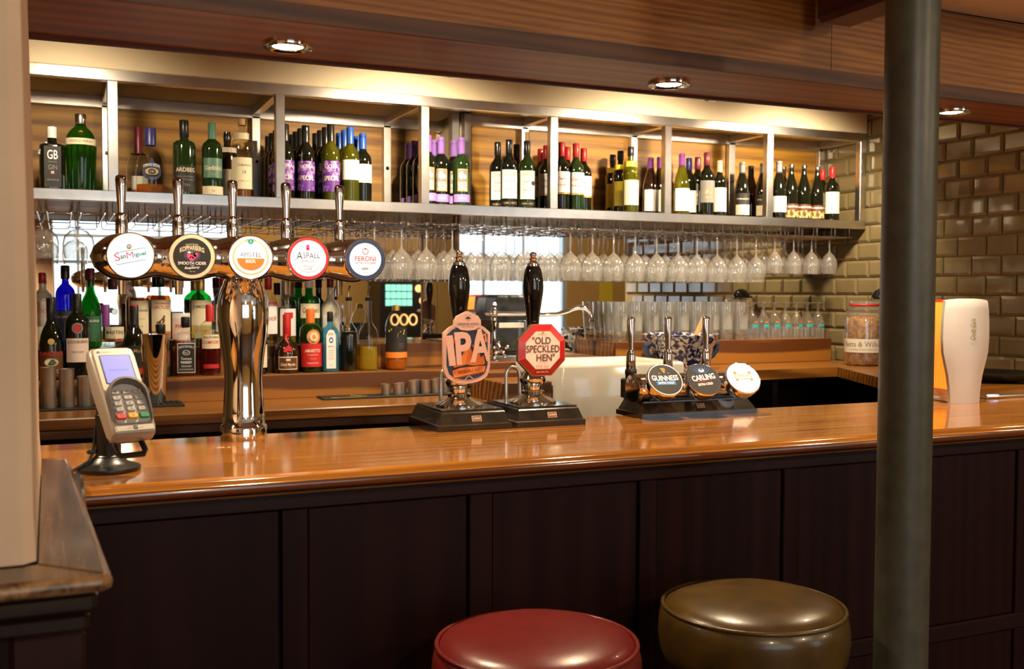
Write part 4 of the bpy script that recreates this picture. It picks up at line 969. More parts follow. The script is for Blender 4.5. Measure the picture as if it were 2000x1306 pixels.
ORD = ['first', 'second', 'third', 'fourth', 'fifth', 'sixth', 'seventh', 'eighth', 'ninth', 'tenth']
for i, (x, y, h) in enumerate(sorted(TH)):
    cup('spirit_measure', 'small steel thimble measure on the black mat, %s from the left' % ORD[i], x, y, 1.0082 if False else 1.0072, .0195, h, 'steel_dull', 'thimble measures')

# wooden block, sink, tap, towel dispenser
wb = thing('wooden_block', 'stepped oak block between the thimble measures and the white sink', 'block')
G().cbox(1.578, 1.792, 3.66, 3.90, .92, 1.083, .003).build('front_step', M['riser_wood'], wb)
G().cbox(1.662, 2.355, 4.06, 4.354, .92, 1.135, .003).build('tap_plinth', M['riser_wood'], wb)
G().cbox(1.578, 1.792, 3.90, 4.06, .92, 1.105, .003).build('rear_step', M['riser_wood'], wb)
G().box(1.60, 2.38, 3.70, 4.3, 0, .899).build('carcass', M['dark_wood'], wb)
sk = G()
def rrect(x0, x1, y0, y1, r, z, n=5):
    pts = []
    for (cx, cy, a0) in ((x1-r, y0+r, -90), (x1-r, y1-r, 0), (x0+r, y1-r, 90), (x0+r, y0+r, 180)):
        for i in range(n+1):
            a = math.radians(a0+90*i/n); pts.append((cx+r*math.cos(a), cy+r*math.sin(a), z))
    return pts
x0, x1, y0, y1 = 1.798, 2.40, 3.62, 4.055
sk.loft([rrect(x0, x1, y0, y1, .03, .90), rrect(x0, x1, y0, y1, .03, 1.135), rrect(x0+.004, x1-.004, y0+.004, y1-.004, .028, 1.146), rrect(x0+.012, x1-.012, y0+.012, y1-.012, .025, 1.15),
         rrect(x0+.035, x1-.035, y0+.035, y1-.035, .025, 1.148), rrect(x0+.045, x1-.045, y0+.045, y1-.045, .03, 1.135), rrect(x0+.06, x1-.06, y0+.06, y1-.06, .04, .95)])
tag(sk.build('butler_sink', M['white_ceramic'], angle=50), 'white ceramic butler sink behind the octagonal pump clip', 'sink')
tp = thing('bridge_tap', 'chrome bridge mixer tap with cross handles and swan-neck spout behind the sink', 'tap', (0, 0, 1.135))
def zc(z): return z-1.135
for x in (1.735, 1.90):
    G().lathe([(.024, 0), (.024, .006), (.014, .012), (.012, .03), (.016, .05), (.016, .07), (.011, .08), (.010, .16), (.013, .17), (.013, .19), (.010, .2), (.018, .207), (.018, .222), (.012, .228), (.010, .24), (.013, .247), (.008, .258), (0, .26)], 18, (x, 4.12, 0)).build('pillar', M['chrome'], tp)
    h = G().lathe([(.011, -.05), (.014, -.045), (.014, .01), (0, .012)], 14, (0, 0, 0))
    for a in range(4):
        c, s = math.cos(a*PI/2+.4), math.sin(a*PI/2+.4)
        h.tube([(0, 0, 0), (.028*c, .028*s, 0)], [.005, .007], 8); h.lathe([(0, -.009), (.007, -.006), (.009, 0), (.007, .006), (0, .009)], 10, (.032*c, .032*s, 0))
    h.build('cross_handle', M['chrome'], tp).matrix_local = mv(x+.02, 4.085, .052) @ rot('X', 75)
G().tube([(1.69, 4.12, .208), (1.70, 4.12, .208), (1.735, 4.12, .208), (1.90, 4.12, .208)], [.005, .009, .011, .011], 12).build('bridge', M['chrome'], tp)
sp = [(1.90, 4.12, .205), (1.96, 4.10, .203), (2.02, 4.08, .205), (2.06, 4.06, .218), (2.085, 4.05, .230), (2.11, 4.04, .236), (2.135, 4.03, .233), (2.155, 4.025, .218), (2.163, 4.02, .19), (2.165, 4.02, .175)]
G().tube(sp, [.010, .0095, .010, .011, .0115, .0115, .0115, .011, .010, .014], 12).build('swan_spout', M['chrome'], tp)
td = thing('towel_dispenser', 'black and smoked plastic paper towel dispenser on the mirror behind the tap', 'dispenser', (1.875, 4.355, 1.15))
G().loft([[(-.088+q, -.11+q*.5, z), (.088-q, -.11+q*.5, z), (.088-q, 0, z), (-.088+q, 0, z)] for z, q in ((.16, .0), (.225, .004), (.262, .012), (.276, .03))]).build('cover', M['black_plastic'], td)
G().loft([[(-.082, -.10, .02), (.082, -.10, .02), (.082, 0, .02), (-.082, 0, .02)], [(-.086, -.105, .158), (.086, -.105, .158), (.086, 0, .158), (-.086, 0, .158)]]).build('window_cover', M['smoke_plastic'], td)
G().cbox(-.082, .082, -.10, 0, 0, .019, .004).build('base', M['black_plastic'], td)
G().cbox(-.062, .062, -.1065, -.09, .125, .150, .002).build('paper_towel', M['paper'], td)
G().cbox(-.02, .02, -.113, -.105, .188, .198, .002).build('lock_plate', M['cap_silver'], td)

# blue and white pot
pt = thing('jardiniere', 'blue and white willow-pattern pot with side handles on the side counter', 'pot', (2.585, 3.945, 1.0903))
g = G().lathe([(0, .004), (.125, 0), (.132, .004), (.135, .03), (.140, .07), (.150, .105), (.168, .135), (.176, .150), (.178, .160), (.172, .162), (.165, .150), (.145, .10), (.128, .03), (0, .02)], 8, a0=PI/8)
g.build('body', M['willow_pattern'], pt, angle=25)
for s in (-1, 1):
    G().tube([(s*.14, 0, .045), (s*.172, 0, .062), (s*.188, 0, .085), (s*.192, 0, .11), (s*.165, 0, .118)], [.013, .014, .015, .016, .014], 10).build('handle', M['ink_navy'], pt)
st_ = G().cbox(-.012, .012, -.004, .004, -.06, .12, .002, 0).build('wooden_scoop', M['cap_cork'], loc=(2.665, 3.97, 1.215)); st_.rotation_euler = (0, .5, 0); tag(st_, 'flat wooden stirrer leaning in the blue and white pot', 'stirrer')

# pint glasses and upturned stemmed glasses
pg = G().lathe([(0, .012), (.030, .010), (.031, 0), (.033, .002), (.0345, .05), (.038, .11), (.0415, .145), (.041, .155), (.0425, .186), (.0405, .186), (.038, .15), (.035, .11), (.031, .03), (.0, .018)], 22).mesh('pint_glass', M['clear_glass'], 60)
glass('frosted_print', (.9, .9, .88), .3, 1.5, 1.0, .2, (.8, .78, .7))
pr = Print().rect(-.022, .022, .05, .12, M['frosted_print'], 0, 6)
prm = None
for row in (1, 0):
    for i in range(9):
        x = 2.417+.0865*i+(.006 if row else 0); y = 4.215+.092*row
        t = thing('pint_glass', 'straight pint glass with frosted print, %s from the sink in the %s row' % (ORD[i], 'rear' if row else 'front'), 'pint glass', (x, y, 1.2072), random.uniform(-.5, .5), 'pint glasses on the oak step')
        obj('glass', pg, t)
        if prm is None: prm = Print().rect(-.024, .024, .05, .125, M['frosted_print'], 0, 6).build('print', t, .0385).data
        else: obj('print', prm, t)
hg = G().lathe([(r, .185-z) for r, z in [(0, 0), (.030, .001), (.030, .004), (.012, .010), (.006, .018), (.006, .045), (.012, .055), (.024, .075), (.032, .105), (.034, .135), (.031, .185)]][::-1], 20).mesh('half_pint_glass', M['clear_glass'], 60)
hb = None
for i, px in enumerate((1461, 1481, 1507, 1531, 1556, 1579, 1602)):
    x = 3.187+.0695*i
    t = thing('stemmed_beer_glass', 'stemmed half-pint glass standing upside down, %s from the pint glasses' % ORD[i], 'beer glass', (x, 4.225, 1.2072), random.uniform(-.3, .3), 'upturned stemmed beer glasses')
    obj('glass', hg, t)
    if hb is None: hb = Print().rect(-.016, .016, .058, .075, M['ink_teal'], 0, 5).rect(-.011, .011, .08, .09, M['ink_gold'], 0, 4).build('print', t, .0352).data
    else: obj('print', hb, t)

# jar, dome, tray, cloth by the tiled wall
jr = thing('snack_jar', 'clip-top glass jar of pretzels with a white band label by the tiled wall', 'jar', (3.565, 3.85, 1.0903), -.75)
G().lathe([(0, .006), (.078, 0), (.086, .01), (.088, .03), (.088, .225), (.082, .255), (.068, .275), (.066, .285), (.066, .30)], 28).build('glass', M['clear_glass'], jr, angle=60)
G().lathe([(0, .008), (.080, .008), (.0855, .03), (.0855, .215), (.06, .235), (0, .245)], 28).build('pretzels', M['pretzel'], jr, angle=60)
Print().rect(-.135, .135, .065, .130, M['paper'], 0, 24).text('Betts & Wilbur', 0, .105, .20, .024, M['ink_grey'], 1).text('snacks from the bar', 0, .08, .14, .007, M['ink_grey'], 1).build('label', jr, .0888)
G().lathe([(.069, .286), (.071, .289), (.071, .294), (.069, .297)], 28).build('rubber_seal', M['ink_red'], jr)
G().lathe([(.069, .297), (.070, .300), (.068, .312), (.03, .318), (0, .318)], 28).build('lid', M['clear_glass'], jr)
dm = G().lathe([(.052, 0), (.0525, .004), (.047, .024), (.034, .042), (.016, .052), (0, .054)], 24).lathe([(0, .008), (.05, .0)], 24)
dm.cbox(-.008, .075, -.01, .01, .0, .012, .003)
o = dm.build('wall_lamp', M['black_gloss'], loc=(3.63, 3.80, 1.4095)); tag(o, 'small black dome on the tiled wall above the pretzel jar', 'lamp')
tr = thing('round_pan', 'round black pan on the side counter behind the drinks dispenser', 'pan', (3.42, 2.98, 1.0903))
G().lathe([(0, .018), (.17, .018), (.20, .034), (.205, .034), (.175, .012), (0, .010)], 40).build('pan_body', M['black_plastic'], tr)
G().lathe([(.10, 0), (.11, .011), (0, .0112)], 30).build('foot', M['black_plastic'], tr)
cl = G().cbox(-.012, .012, -.05, .05, -.20, 0, .006).cbox(-.018, .002, -.045, .03, -.17, .0, .006).build('bar_towel', M['cloth_grey'], loc=(3.035, 3.10, 1.15)); tag(cl, 'grey bar towel hanging from the edge of the side counter beside the pillar', 'towel')
# ------------------------------------------------------------------ five-tap T-bar beer font
FB = thing('beer_font', 'tall chrome T-bar beer font with five round badges and lever taps', 'beer font', (.383, 2.387, 1.10))
G().lathe([(.0515, 0), (.0525, .004), (.0525, .026), (.0505, .031), (.0475, .033), (.0465, .06), (.0440, .10), (.0425, .128), (.0435, .16), (.0475, .195), (.0530, .232), (.0568, .268), (.0572, .295), (.0545, .322), (.0470, .346), (.0435, .352), (.0435, .358), (.0395, .362), (.0385, .385), (.042, .40)], 56).build('column', M['chrome'], FB, angle=60)
AX = [.137-.383, .260-.383, 0.0, .509-.383, .640-.383]
prof = []
x0, x1 = -.323, .312
N = 72
for i in range(N+1):
    x = x0+(x1-x0)*i/N
    d = min(abs(x-a) for a in AX)
    r = .0405 + .0115*max(0, math.cos(min(d/.062, 1)*PI/2))**1.0
    e = min((x-x0)/.05, (x1-x)/.05, 1)
    r *= math.sqrt(max(0, 1-(1-e)**2)) if e < 1 else 1
    prof.append((max(r, 1e-7), x))
arm = G(mv(0, 0, .410) @ rot('Y', 90) @ rot('Z', 0)).lathe(prof, 40)
arm.build('arm', M['chrome'], FB, angle=80)
for k in range(4):
    xm = (AX[k]+AX[k+1])/2
    G(mv(xm, 0, .410) @ rot('Y', 90)).lathe([(.0404, -.0018), (.0413, -.001), (.0413, .001), (.0404, .0018)], 36).build('joint_ring', M['chrome'], FB)
def lever(par, x, y, z, h=.142, s=1.0, name='tap_lever', col=.034):
    g = G()
    g.lathe([(.0125*s, 0), (.0135*s, .002), (.0135*s, col), (.0115*s, col+.008), (.0125*s, col+.011), (.0115*s, col+.015), (.0080*s, col+.019)], 20, (x, y, z))
    rings = []
    t0 = (col+.017)/h
    for t, wx, wy in ((0, .0080, .0080), (.18, .0084, .0080), (.42, .0100, .0085), (.70, .0118, .0085), (.90, .0128, .0080), (.97, .0115, .0068), (1.0, .0070, .0045)):
        rings.append([(x+wx*s*math.cos(2*PI*j/16), y+wy*s*math.sin(2*PI*j/16), z+h*(t0+(1-t0)*t)) for j in range(16)])
    g.loft(rings)
    return g.build(name, M['chrome'], par, angle=50)
BAD = ['white badge reading San Miguel', 'black badge with cream ring reading KOPPARBERG', 'white badge reading AMSTEL BIER', 'red-ringed badge reading ASPALL', 'blue-ringed badge reading PERONI']
plain('lens_white', (.92, .92, .94), .2, coat=.6, emit=(.97, .97, 1.0), estr=.55)
def sm(p, r):
    for sgn, z in ((1, .0075), (1, -.0175)):
        p.line([(-.029, z-.001), (-.024, z-.002), (-.01, z+.001), (.01, z+.0055), (.024, z+.0085), (.03, z+.008)], .0014, M['ink_teal'], 1)
    p.text('S', -.0265, -.0040, .0110, .0165, M['ink_pink'], 2, bold=.0, rot=9).text('an', -.0150, -.0035, .0110, .0075, M['ink_teal'], 2, bold=.03, rot=9).text('M', -.0015, .0005, .0135, .0135, M['ink_pink'], 2, bold=0.0, rot=9).text('iguel', .0185, .0025, .0235, .0115, M['ink_teal'], 2, bold=.03, rot=9)
    p.disc(-.003, .0185, .0048, M['ink_green'], 1, 16).disc(-.003, .0185, .0034, M['ink_blush'], 2, 12).line([(-.0065, .0145), (.0005, .0145)], .002, M['ink_green'], 3)
def kp(p, r):
    p.disc(0, 0, r*.985, M['paper_cream'], 1, 40).disc(0, 0, r*.83, M['ink'], 2, 40)
    p.text('KOPPARBERG', 0, .0185, .050, .0105, M['paper_cream'], 3, bold=.03, bow=.006).text('Premium Swedish', 0, .0265, .026, .003, M['ink_white'], 3, bow=.002)
    for k in range(22):
        a = 2*PI*k/22; p.line([(.006*math.cos(a), .003+.006*math.sin(a)), (.017*math.cos(a), .003+.0135*math.sin(a))], .0007, M['ink_lilac'], 3)
    for (a, b) in ((-.006, .001), (.004, .0), (-.001, -.005), (.007, .004)): p.disc(a, b, .0052, M['ink_pink'], 4, 12)
    p.disc(.002, .008, .006, M['ink_green'], 4, 10, .5).disc(-.006, .0085, .004, M['ink_white'], 5, 8, .5)
    p.text('SMOOTH CIDER', 0, -.0145, .058, .0066, M['ink_white'], 4, bold=.02).text('with', 0, -.0195, .008, .002, M['ink_white'], 4).text('Raspberry', 0, -.0245, .032, .0068, M['ink_white'], 4, bold=.02, shear=.4, rot=4).text('4.0% VOL', 0, -.032, .013, .0022, M['paper_cream'], 4)
def am(p, r):
    p.ring(0, 0, r*.75, r*.84, M['cap_cream'], 1).poly([(.0295*math.cos(PI+PI*i/20), -.002+.0265*math.sin(PI+PI*i/20)) for i in range(21)], M['ink_orange'], 2)
    p.text('AMSTEL', 0, .006, .046, .0105, M['ink_navy'], 2, bold=0.0).text('BIER', 0, -.0085, .022, .0078, M['ink_white'], 3, bold=.03)
    p.disc(0, .0345, .0062, M['ink_teal'], 2, 16).ring(-.0065, .036, .0028, .0036, M['ink_navy'], 2, 14).ring(.0065, .036, .0028, .0036, M['ink_navy'], 2, 14).text('A', 0, .035, .003, .005, M['ink_white'], 3)
def asp(p, r):
    p.ring(0, 0, r*.86, r*.985, M['ink_red'], 1)
    p.text('A', -.0195, .006, .0135, .0165, M['ink_navy'], 2, bold=.0).text('SPALL', .0075, .0065, .0385, .0125, M['ink_navy'], 2, bold=.0).line([(-.0265, -.0015), (-.0305, -.003), (-.031, -.0065), (-.028, -.0075)], .0012, M['ink_navy'], 2)
    p.text('SUFFOLK', 0, -.0065, .0285, .0042, M['ink_orange'], 2, bold=.04).text('. . .', 0, -.0125, .006, .001, M['ink_navy'], 2).text('DRAUGHT', 0, -.0175, .0285, .0048, M['ink_navy'], 2, bold=.01).text('CYDER', 0, -.0235, .018, .0046, M['ink_navy'], 2, bold=.01)
    p.disc(-.001, .026, .0042, M['ink_pink'], 2, 14, 1.3).disc(-.001, .0205, .005, M['ink_pink'], 2, 12, .5).text('EST', -.0125, .0265, .0058, .0018, M['ink_grey'], 2).text('1728', .0110, .0265, .0062, .0018, M['ink_grey'], 2)
    p.line([(.031*math.cos(a), .031*math.sin(a)) for a in [math.radians(215+110*i/16) for i in range(17)]], .0008, M['ink_navy'], 2)
def pe(p, r):
    p.ring(0, 0, r*.80, r*.99, M['ink_navy'], 1).ring(0, 0, r*.86, r*.89, M['ink_blue'], 2).ring(0, 0, r*.94, r*.955, M['ink_grey'], 2)
    p.text('PERONI', 0, .0015, .049, .0115, M['ink_red'], 2, bold=.008).text('NASTRO AZZURRO', 0, -.0085, .049, .0044, M['ink_navy'], 2, bold=.01)
    p.ring(0, .018, .0062, .0076, M['ink_red'], 2, 24).ring(0, .018, .0050, .0056, M['ink_navy'], 2, 24).disc(0, .0235, .0018, M['ink_navy'], 3, 8)
    p.disc(-.001, -.0215, .0085, M['cap_silver'], 2, 16, .35).line([(-.009, -.0245), (-.004, -.021), (.002, -.022), (.008, -.019)], .0008, M['ink_grey'], 3)
def badge(par, x, y, z, r, fn, lens, lab, xf=None, depth=.045):
    b = obj('badge', None) if False else None
    base = mv(x, y, z) if xf is None else xf
    h = G(base @ rot('X', 90)).lathe([(r*.62, -depth), (r*.80, -depth*.8), (r*.98, -depth*.5), (r*1.035, -.006), (r*1.04, .0005), (r*1.01, .0025), (r*.985, .0016)], 44).build('badge_housing', M['chrome'], par, lab, angle=50)
    G(base @ rot('X', 90)).lathe([(r*.985, .0008), (r*.8, .0014), (r*.4, .0018), (0, .002)], 40).build('badge_lens', lens, h)
    p = Print(); fn(p, r); p.build('badge_print', h, None, base @ mv(0, -.0024, 0), .0002)
for k, fn in enumerate((sm, kp, am, asp, pe)):
    badge(FB, AX[k], -.106, .410, .0468, fn, M['lens_white'], BAD[k], depth=.06)
    G().tube([(AX[k], -.01, .41), (AX[k], .10, .41)], .020, 16).build('tap_body', M['chrome'], FB)
    lever(FB, AX[k]-.006, .104, .432, .166, col=.062)
    G().lathe([(.0075, -.082), (.0085, -.0815), (.0115, -.03), (.014, -.022), (.014, .03)], 16, (AX[k]-.006, .104, .41)).build('nozzle', M['chrome'], FB)

# ------------------------------------------------------------------ hand pumps
def pump_base(t, dx):
    g = G()
    def rr(x0, x1, y0, y1, z): return [(x0, y0, z), (x1, y0, z), (x1, y1, z), (x0, y1, z)]
    g.loft([rr(-.096, .096, -.115, .115, 0), rr(-.096, .096, -.115, .115, .014), rr(-.0915, .0915, -.1105, .1105, .0165), rr(-.083, .083, -.099, .099, .042), rr(-.0815, .0815, -.097, .097, .044), rr(-.080, .080, -.0955, .0955, .045), rr(-.080, .080, -.0955, .0955, .050)])
    g.build('base', M['black_wood'], t, angle=20)
    a = math.atan2(.0255, .0105)
    n = Print().rect(-.0125, .0125, -.007, .007, M['copper_pink'], 0).rect(-.0112, .0112, -.0058, .0058, M['ink_brown'], 1).text('ANGRAM', 0, 0, .019, .0052, M['paper_cream'], 2)
    n.build('name_plate', t, None, mv(.006, -.1055, .0285) @ rot('X', -24))
    G().lathe([(.062, .050), (.0625, .054), (.052, .060), (.036, .066), (.0285, .072), (.030, .080), (.0235, .084), (.0245, .092), (.0295, .097), (.034, .106), (.0345, .113), (.030, .122), (.024, .130), (.020, .140), (.0165, .150)], 36, a0=.1).build('pedestal', M['chrome'], t, angle=28)
    G().lathe([(.0165, .150), (.0150, .20), (.0155, .245), (.0175, .275), (.0225, .308), (.0265, .335), (.0275, .352), (.0262, .372), (.0215, .395), (.0165, .405)], 28).build('handle', M['black_gloss'], t, angle=60)
    G().lathe([(.0170, .403), (.0172, .410), (.013, .412), (.008, .418), (.0105, .423), (.0065, .427), (.0085, .431), (.0092, .435), (.0065, .440), (0, .442)], 20).build('finial', M['chrome'], t, angle=40)
    ys = .085
    pts = [(dx-.018, ys, .05), (dx-.018, ys, .105)] + [(dx-.018*math.cos(PI*i/8), ys-.004*i/8, .118+.019*math.sin(PI*i/8)) for i in range(9)] + [(dx+.020, ys-.004, .05)]
    G().tube(pts, .0048, 10).build('beer_pipe', M['steel'], t)
P1 = thing('hand_pump', 'beer hand pump with black handle and pink-edged clip reading IPA', 'hand pump', (.921, 2.415, 1.10)); pump_base(P1, .0)
P2 = thing('hand_pump', 'beer hand pump with black handle and red octagonal clip reading OLD SPECKLED HEN', 'hand pump', (1.126, 2.415, 1.10)); pump_base(P2, -.02)
# IPA clip: hexagonal shield
def ins(pts, k, c=(0, 0)): return [(c[0]+(x-c[0])*k, c[1]+(y-c[1])*k) for x, y in pts]
cen = (0, .195)
bot = [(.061*math.sin(a), .195-.052-.033*math.cos(a)) for a in [math.radians(-62+124*i/12) for i in range(13)]]
shield = bot + [(.0615, .150), (.0615, .236), (.045, .250), (.034, .255), (-.034, .255), (-.045, .250), (-.0615, .236), (-.0615, .150)]
FY = -.056
cp = G().prism(shield, FY, FY+.012, axis='y').build('pump_clip', M['copper_pink'], P1, angle=20)
p = Print()
inner = ins(shield, .885, (0, .195))
p.poly(inner, M['ink_navy'], 1)
p.poly([(-.045, .163), (-.034, .150), (.0, .158), (.036, .148), (.048, .160), (.044, .180), (.036, .174), (.030, .190), (.018, .178), (.005, .205), (-.006, .196), (-.014, .180), (-.028, .186), (-.036, .172)], M['ink_orange'], 2)
p.line([(-.030, .225), (-.046, .200), (-.038, .190)], .008, M['ink_orange'], 2).line([(.030, .222), (.048, .232), (.050, .212)], .006, M['ink_orange'], 2)
for (a, b) in ((.028, .196), (.047, .194), (.018, .203)): p.disc(a, b, .0045, M['ink_orange'], 2, 12)
p.poly([(-.040, .143), (-.020, .149), (.0, .151), (.022, .152), (.049, .153), (.045, .136), (.02, .132), (-.002, .128), (-.034, .122)], M['ink_orange'], 3)
p.line([(-.041, .145), (-.02, .151), (.0, .153), (.022, .154), (.049, .155)], .0022, M['ink'], 4).line([(-.034, .124), (-.002, .130), (.02, .134), (.045, .138)], .0018, M['ink'], 4)
p.text('INDIA PALE ALE', .004, .1415, .056, .0085, M['ink_brown'], 5, rot=6, bold=.01)
p.line([(-.008, .118), (.004, .130), (.022, .116)], .002, M['copper_pink'], 4)
p.text('3.6', -.004, .1155, .009, .005, M['copper_pink'], 5).text('MASTERFUL BREWERS', 0, .1055, .062, .0024, M['ink_brown'], 3, bow=-.006)
p.poly([(.003+a, b) for a, b in ins([(-.033, .252), (-.033, .266), (-.026, .277), (0, .289), (.026, .277), (.033, .266), (.033, .252), (.018, .243), (0, .241), (-.018, .243)][::-1][::-1], 1.0)][::-1], M['copper_pink'], 3)
p.build('clip_print', cp, None, mv(0, FY-.0006, 0), .0003)
hd = [(-.033, .252), (-.018, .243), (0, .241), (.018, .243), (.033, .252), (.033, .266), (.026, .277), (0, .289), (-.026, .277), (-.033, .266)]
hp = G().prism(hd, FY-.005, FY+.012, axis='y').build('clip_crest', M['copper_pink'], cp, angle=20)
q = Print().text('GREENE KING', 0, .2575, .058, .0065, M['ink'], 1).text('BURY ST EDMUNDS', 0, .2505, .032, .0022, M['ink'], 1)
for (a, b, r_) in ((-.005, .279, .0012), (.005, .279, .0012), (-.003, .2665, .001), (.003, .2665, .001)): q.disc(a, b, r_, M['ink'], 1, 8)
q.poly([(-.009, .272), (-.004, .2705), (.004, .2705), (.009, .272), (.004, .2735), (0, .277), (-.004, .2735)], M['ink'], 1)
q.build('crest_print', hp, None, mv(0, FY-.0054, 0), .0003)
for s_, cx, cz, w, h, r_ in (('I', -.0445, .1925, .016, .074, 7), ('P', -.0115, .1985, .042, .080, 4), ('A', .0330, .2045, .054, .082, 3)):
    g = G(mv(0, FY-.001, 0)); vs, fs = txt(s_, .03 if s_ != 'I' else .01, 0)
    c, sn = math.cos(math.radians(r_)), math.sin(math.radians(r_))
    pp = [(cx+a*w*c-b*h*sn, cz+a*w*sn+b*h*c) for a, b in vs]
    pp = [(max(-.058, min(.058, a)), b) for a, b in pp]
    m_ = len(pp)
    g.add([(a, -.006, b) for a, b in pp] + [(a, .001, b) for a, b in pp], fs)
    ed = {}
    for f in fs:
        for i in range(len(f)):
            e = (f[i], f[(i+1) % len(f)]); ed[e] = ed.get(e, 0)+1
    g.add([(a, -.006, b) for a, b in pp] + [(a, .001, b) for a, b in pp], [(e[1], e[0], e[0]+m_, e[1]+m_) for e in ed if (e[1], e[0]) not in ed])
    g.build('raised_letter', M['copper_pink'], cp, angle=20)
# octagonal clip
def octa(r, k=1.0, cz=.189): return [(r*math.cos(PI/8+PI/4*i)*k, cz+r*math.sin(PI/8+PI/4*i)) for i in range(8)]
oc = G().prism(octa(.0715), FY, FY+.014, axis='y').build('pump_clip', M['brass'], P2, angle=20)
oA, oB = octa(.0700), octa(.0525)
ob = G()
ob.add([(a, FY-.0002, b) for a, b in oA] + [(a, FY-.005, b) for a, b in oB], [(i, (i+1) % 8, 8+(i+1) % 8, 8+i) for i in range(8)])
plain('clip_red', (.46, .012, .014), .25, coat=.4)
ob.build('clip_border', M['clip_red'], oc, angle=10)
p = Print().poly(octa(.0527), M['ink_gold'], 0).poly(octa(.0515), M['ink_blush'], 1)
p.text('"OLD', -.004, .2140, .052, .0185, M['ink_brown'], 3, bold=.012).text('SPECKLED', 0, .1925, .094, .0185, M['ink_brown'], 3, bold=.012).text('HEN"', .008, .1705, .052, .0185, M['ink_brown'], 3, bold=.012)
p.text('ENGLISH', 0, .1575, .026, .0035, M['copper_pink'], 3).text('FINE ALE', 0, .1485, .036, .0068, M['copper_pink'], 3, bold=.02).text('MORLAND', 0, .2295, .026, .0032, M['ink_gold'], 3).disc(0, .2345, .003, M['ink_gold'], 3, 10, 1.2)
p.build('clip_print', oc, None, mv(0, FY-.0052, 0), .0003)
Print().text('ABV 4.5% VOL', 0, .1335, .034, .0035, M['ink_blush'], 1).build('clip_print', oc, None, mv(0, FY-.004, 0), .0004)

# ------------------------------------------------------------------ low three-tap font
TF = thing('beer_font', 'low chrome three-tap beer font on a black base with tilted badges', 'beer font', (1.60, 2.40, 1.10))
def rr(x0, x1, y0, y1, z): return [(x0, y0, z), (x1, y0, z), (x1, y1, z), (x0, y1, z)]
G().loft([rr(-.187, .187, -.06, .08, 0), rr(-.187, .187, -.06, .08, .013), rr(-.183, .183, -.056, .076, .015), rr(-.172, .168, -.040, .065, .040), rr(-.172, .168, -.040, .065, .044)]).build('base', M['black_wood'], TF, angle=20)
G().cbox(-.150, .140, -.036, .055, .044, .052, .002).build('plinth', M['black_plastic'], TF)
Print().rect(-.0125, .0125, -.007, .007, M['copper_pink'], 0).rect(-.0112, .0112, -.0058, .0058, M['ink_brown'], 1).text('ANGRAM', 0, 0, .019, .0052, M['paper_cream'], 2).build('name_plate', TF, None, mv(.005, -.0495, .028) @ rot('X', -32))
G(mv(0, -.012, .080) @ rot('Y', 90)).lathe([(1e-7, -.190), (.033, -.190), (.0365, -.187), (.0365, .165), (.030, .178), (.015, .186), (1e-7, .188)], 36).build('barrel', M['chrome'], TF, angle=50)
G(mv(0, -.012, .080) @ rot('Y', 90)).lathe([(1e-7, -.1915), (.030, -.1912), (.0385, -.189), (.0385, -.180), (.0365, -.178)], 36).build('end_cap', M['chrome'], TF)
e = math.radians(38); ya = math.radians(-7)
nrm = Vector((math.sin(ya)*math.cos(e), -math.cos(ya)*math.cos(e), math.sin(e)))
lx = Vector((math.cos(ya), math.sin(ya), 0)); lz = lx.cross(-nrm) * -1
lz = nrm.cross(lx) * -1 if (nrm.cross(lx)).z < 0 else nrm.cross(lx)
def gu(p, r):
    p.disc(0, 0, r*.985, M['ink_white'], 1, 40).disc(0, 0, r*.94, M['ink'], 2, 40)
    p.text('GUINNESS', 0, .004, .076, .0165, M['ink_white'], 3, bold=.02, bow=-.002).rect(-.027, .027, -.0165, -.0055, M['ink_teal'], 3).rect(-.0262, .0262, -.0158, -.0062, M['ink_blue'], 4).text('EXTRA COLD', 0, -.011, .045, .0058, M['ink_white'], 5, bold=.02)
    p.poly([(-.004, .030), (-.007, .036), (.006, .036), (.007, .030), (.004, .021), (.001, .020), (-.002, .025)], M['ink_gold'], 3).line([(-.002, .034), (.004, .024)], .001, M['ink'], 4).line([(.002, .034), (.005, .026)], .001, M['ink'], 4).text('EST', -.012, .0195, .006, .0015, M['ink_white'], 3).text('1759', .013, .0195, .006, .0015, M['ink_white'], 3)
def ca(p, r):
    p.disc(0, 0, r*.985, M['ink_navy'], 1, 40).disc(0, 0, r*.93, M['ink'], 2, 40)
    for k in range(9):
        a = math.radians(50+10*k); p.line([(.012*math.cos(a), .008+.012*math.sin(a)), (.042*math.cos(a), .042*math.sin(a))], .0012, M['ink_blue'], 3)
    p.text('CARLING', 0, .005, .070, .0175, M['ink_white'], 4, bold=.025, rot=7).line([(-.024, -.0085), (0, -.007), (.026, -.001)], .0016, M['ink_red'], 4).text('EXTRA COLD', .0, -.0165, .044, .0075, M['ink_white'], 4, bold=.03, rot=6)
    p.disc(0, .027, .0085, M['ink_white'], 4, 16, .7).disc(0, .030, .005, M['ink_navy'], 5, 10, .5)
def ste(p, r):
    p.ring(0, .002, .0, .0001, M['ink_orange'], 1, 4)
    p.rect(-.026, .026, -.006, .013, M['ink_orange'], 1).rect(-.0235, .0235, -.004, .011, M['ink_white'], 2).text('STELLA', 0, .006, .036, .006, M['ink_orange'], 3, bold=.03).text('ARTOIS', 0, -.001, .030, .004, M['ink_blue'], 3)
    p.disc(-.022, .016, .006, M['ink_orange'], 1, 10, .8).disc(.022, .016, .006, M['ink_orange'], 1, 10, .8).disc(-.022, -.008, .005, M['ink_orange'], 1, 10, .7).disc(.022, -.008, .005, M['ink_orange'], 1, 10, .7)
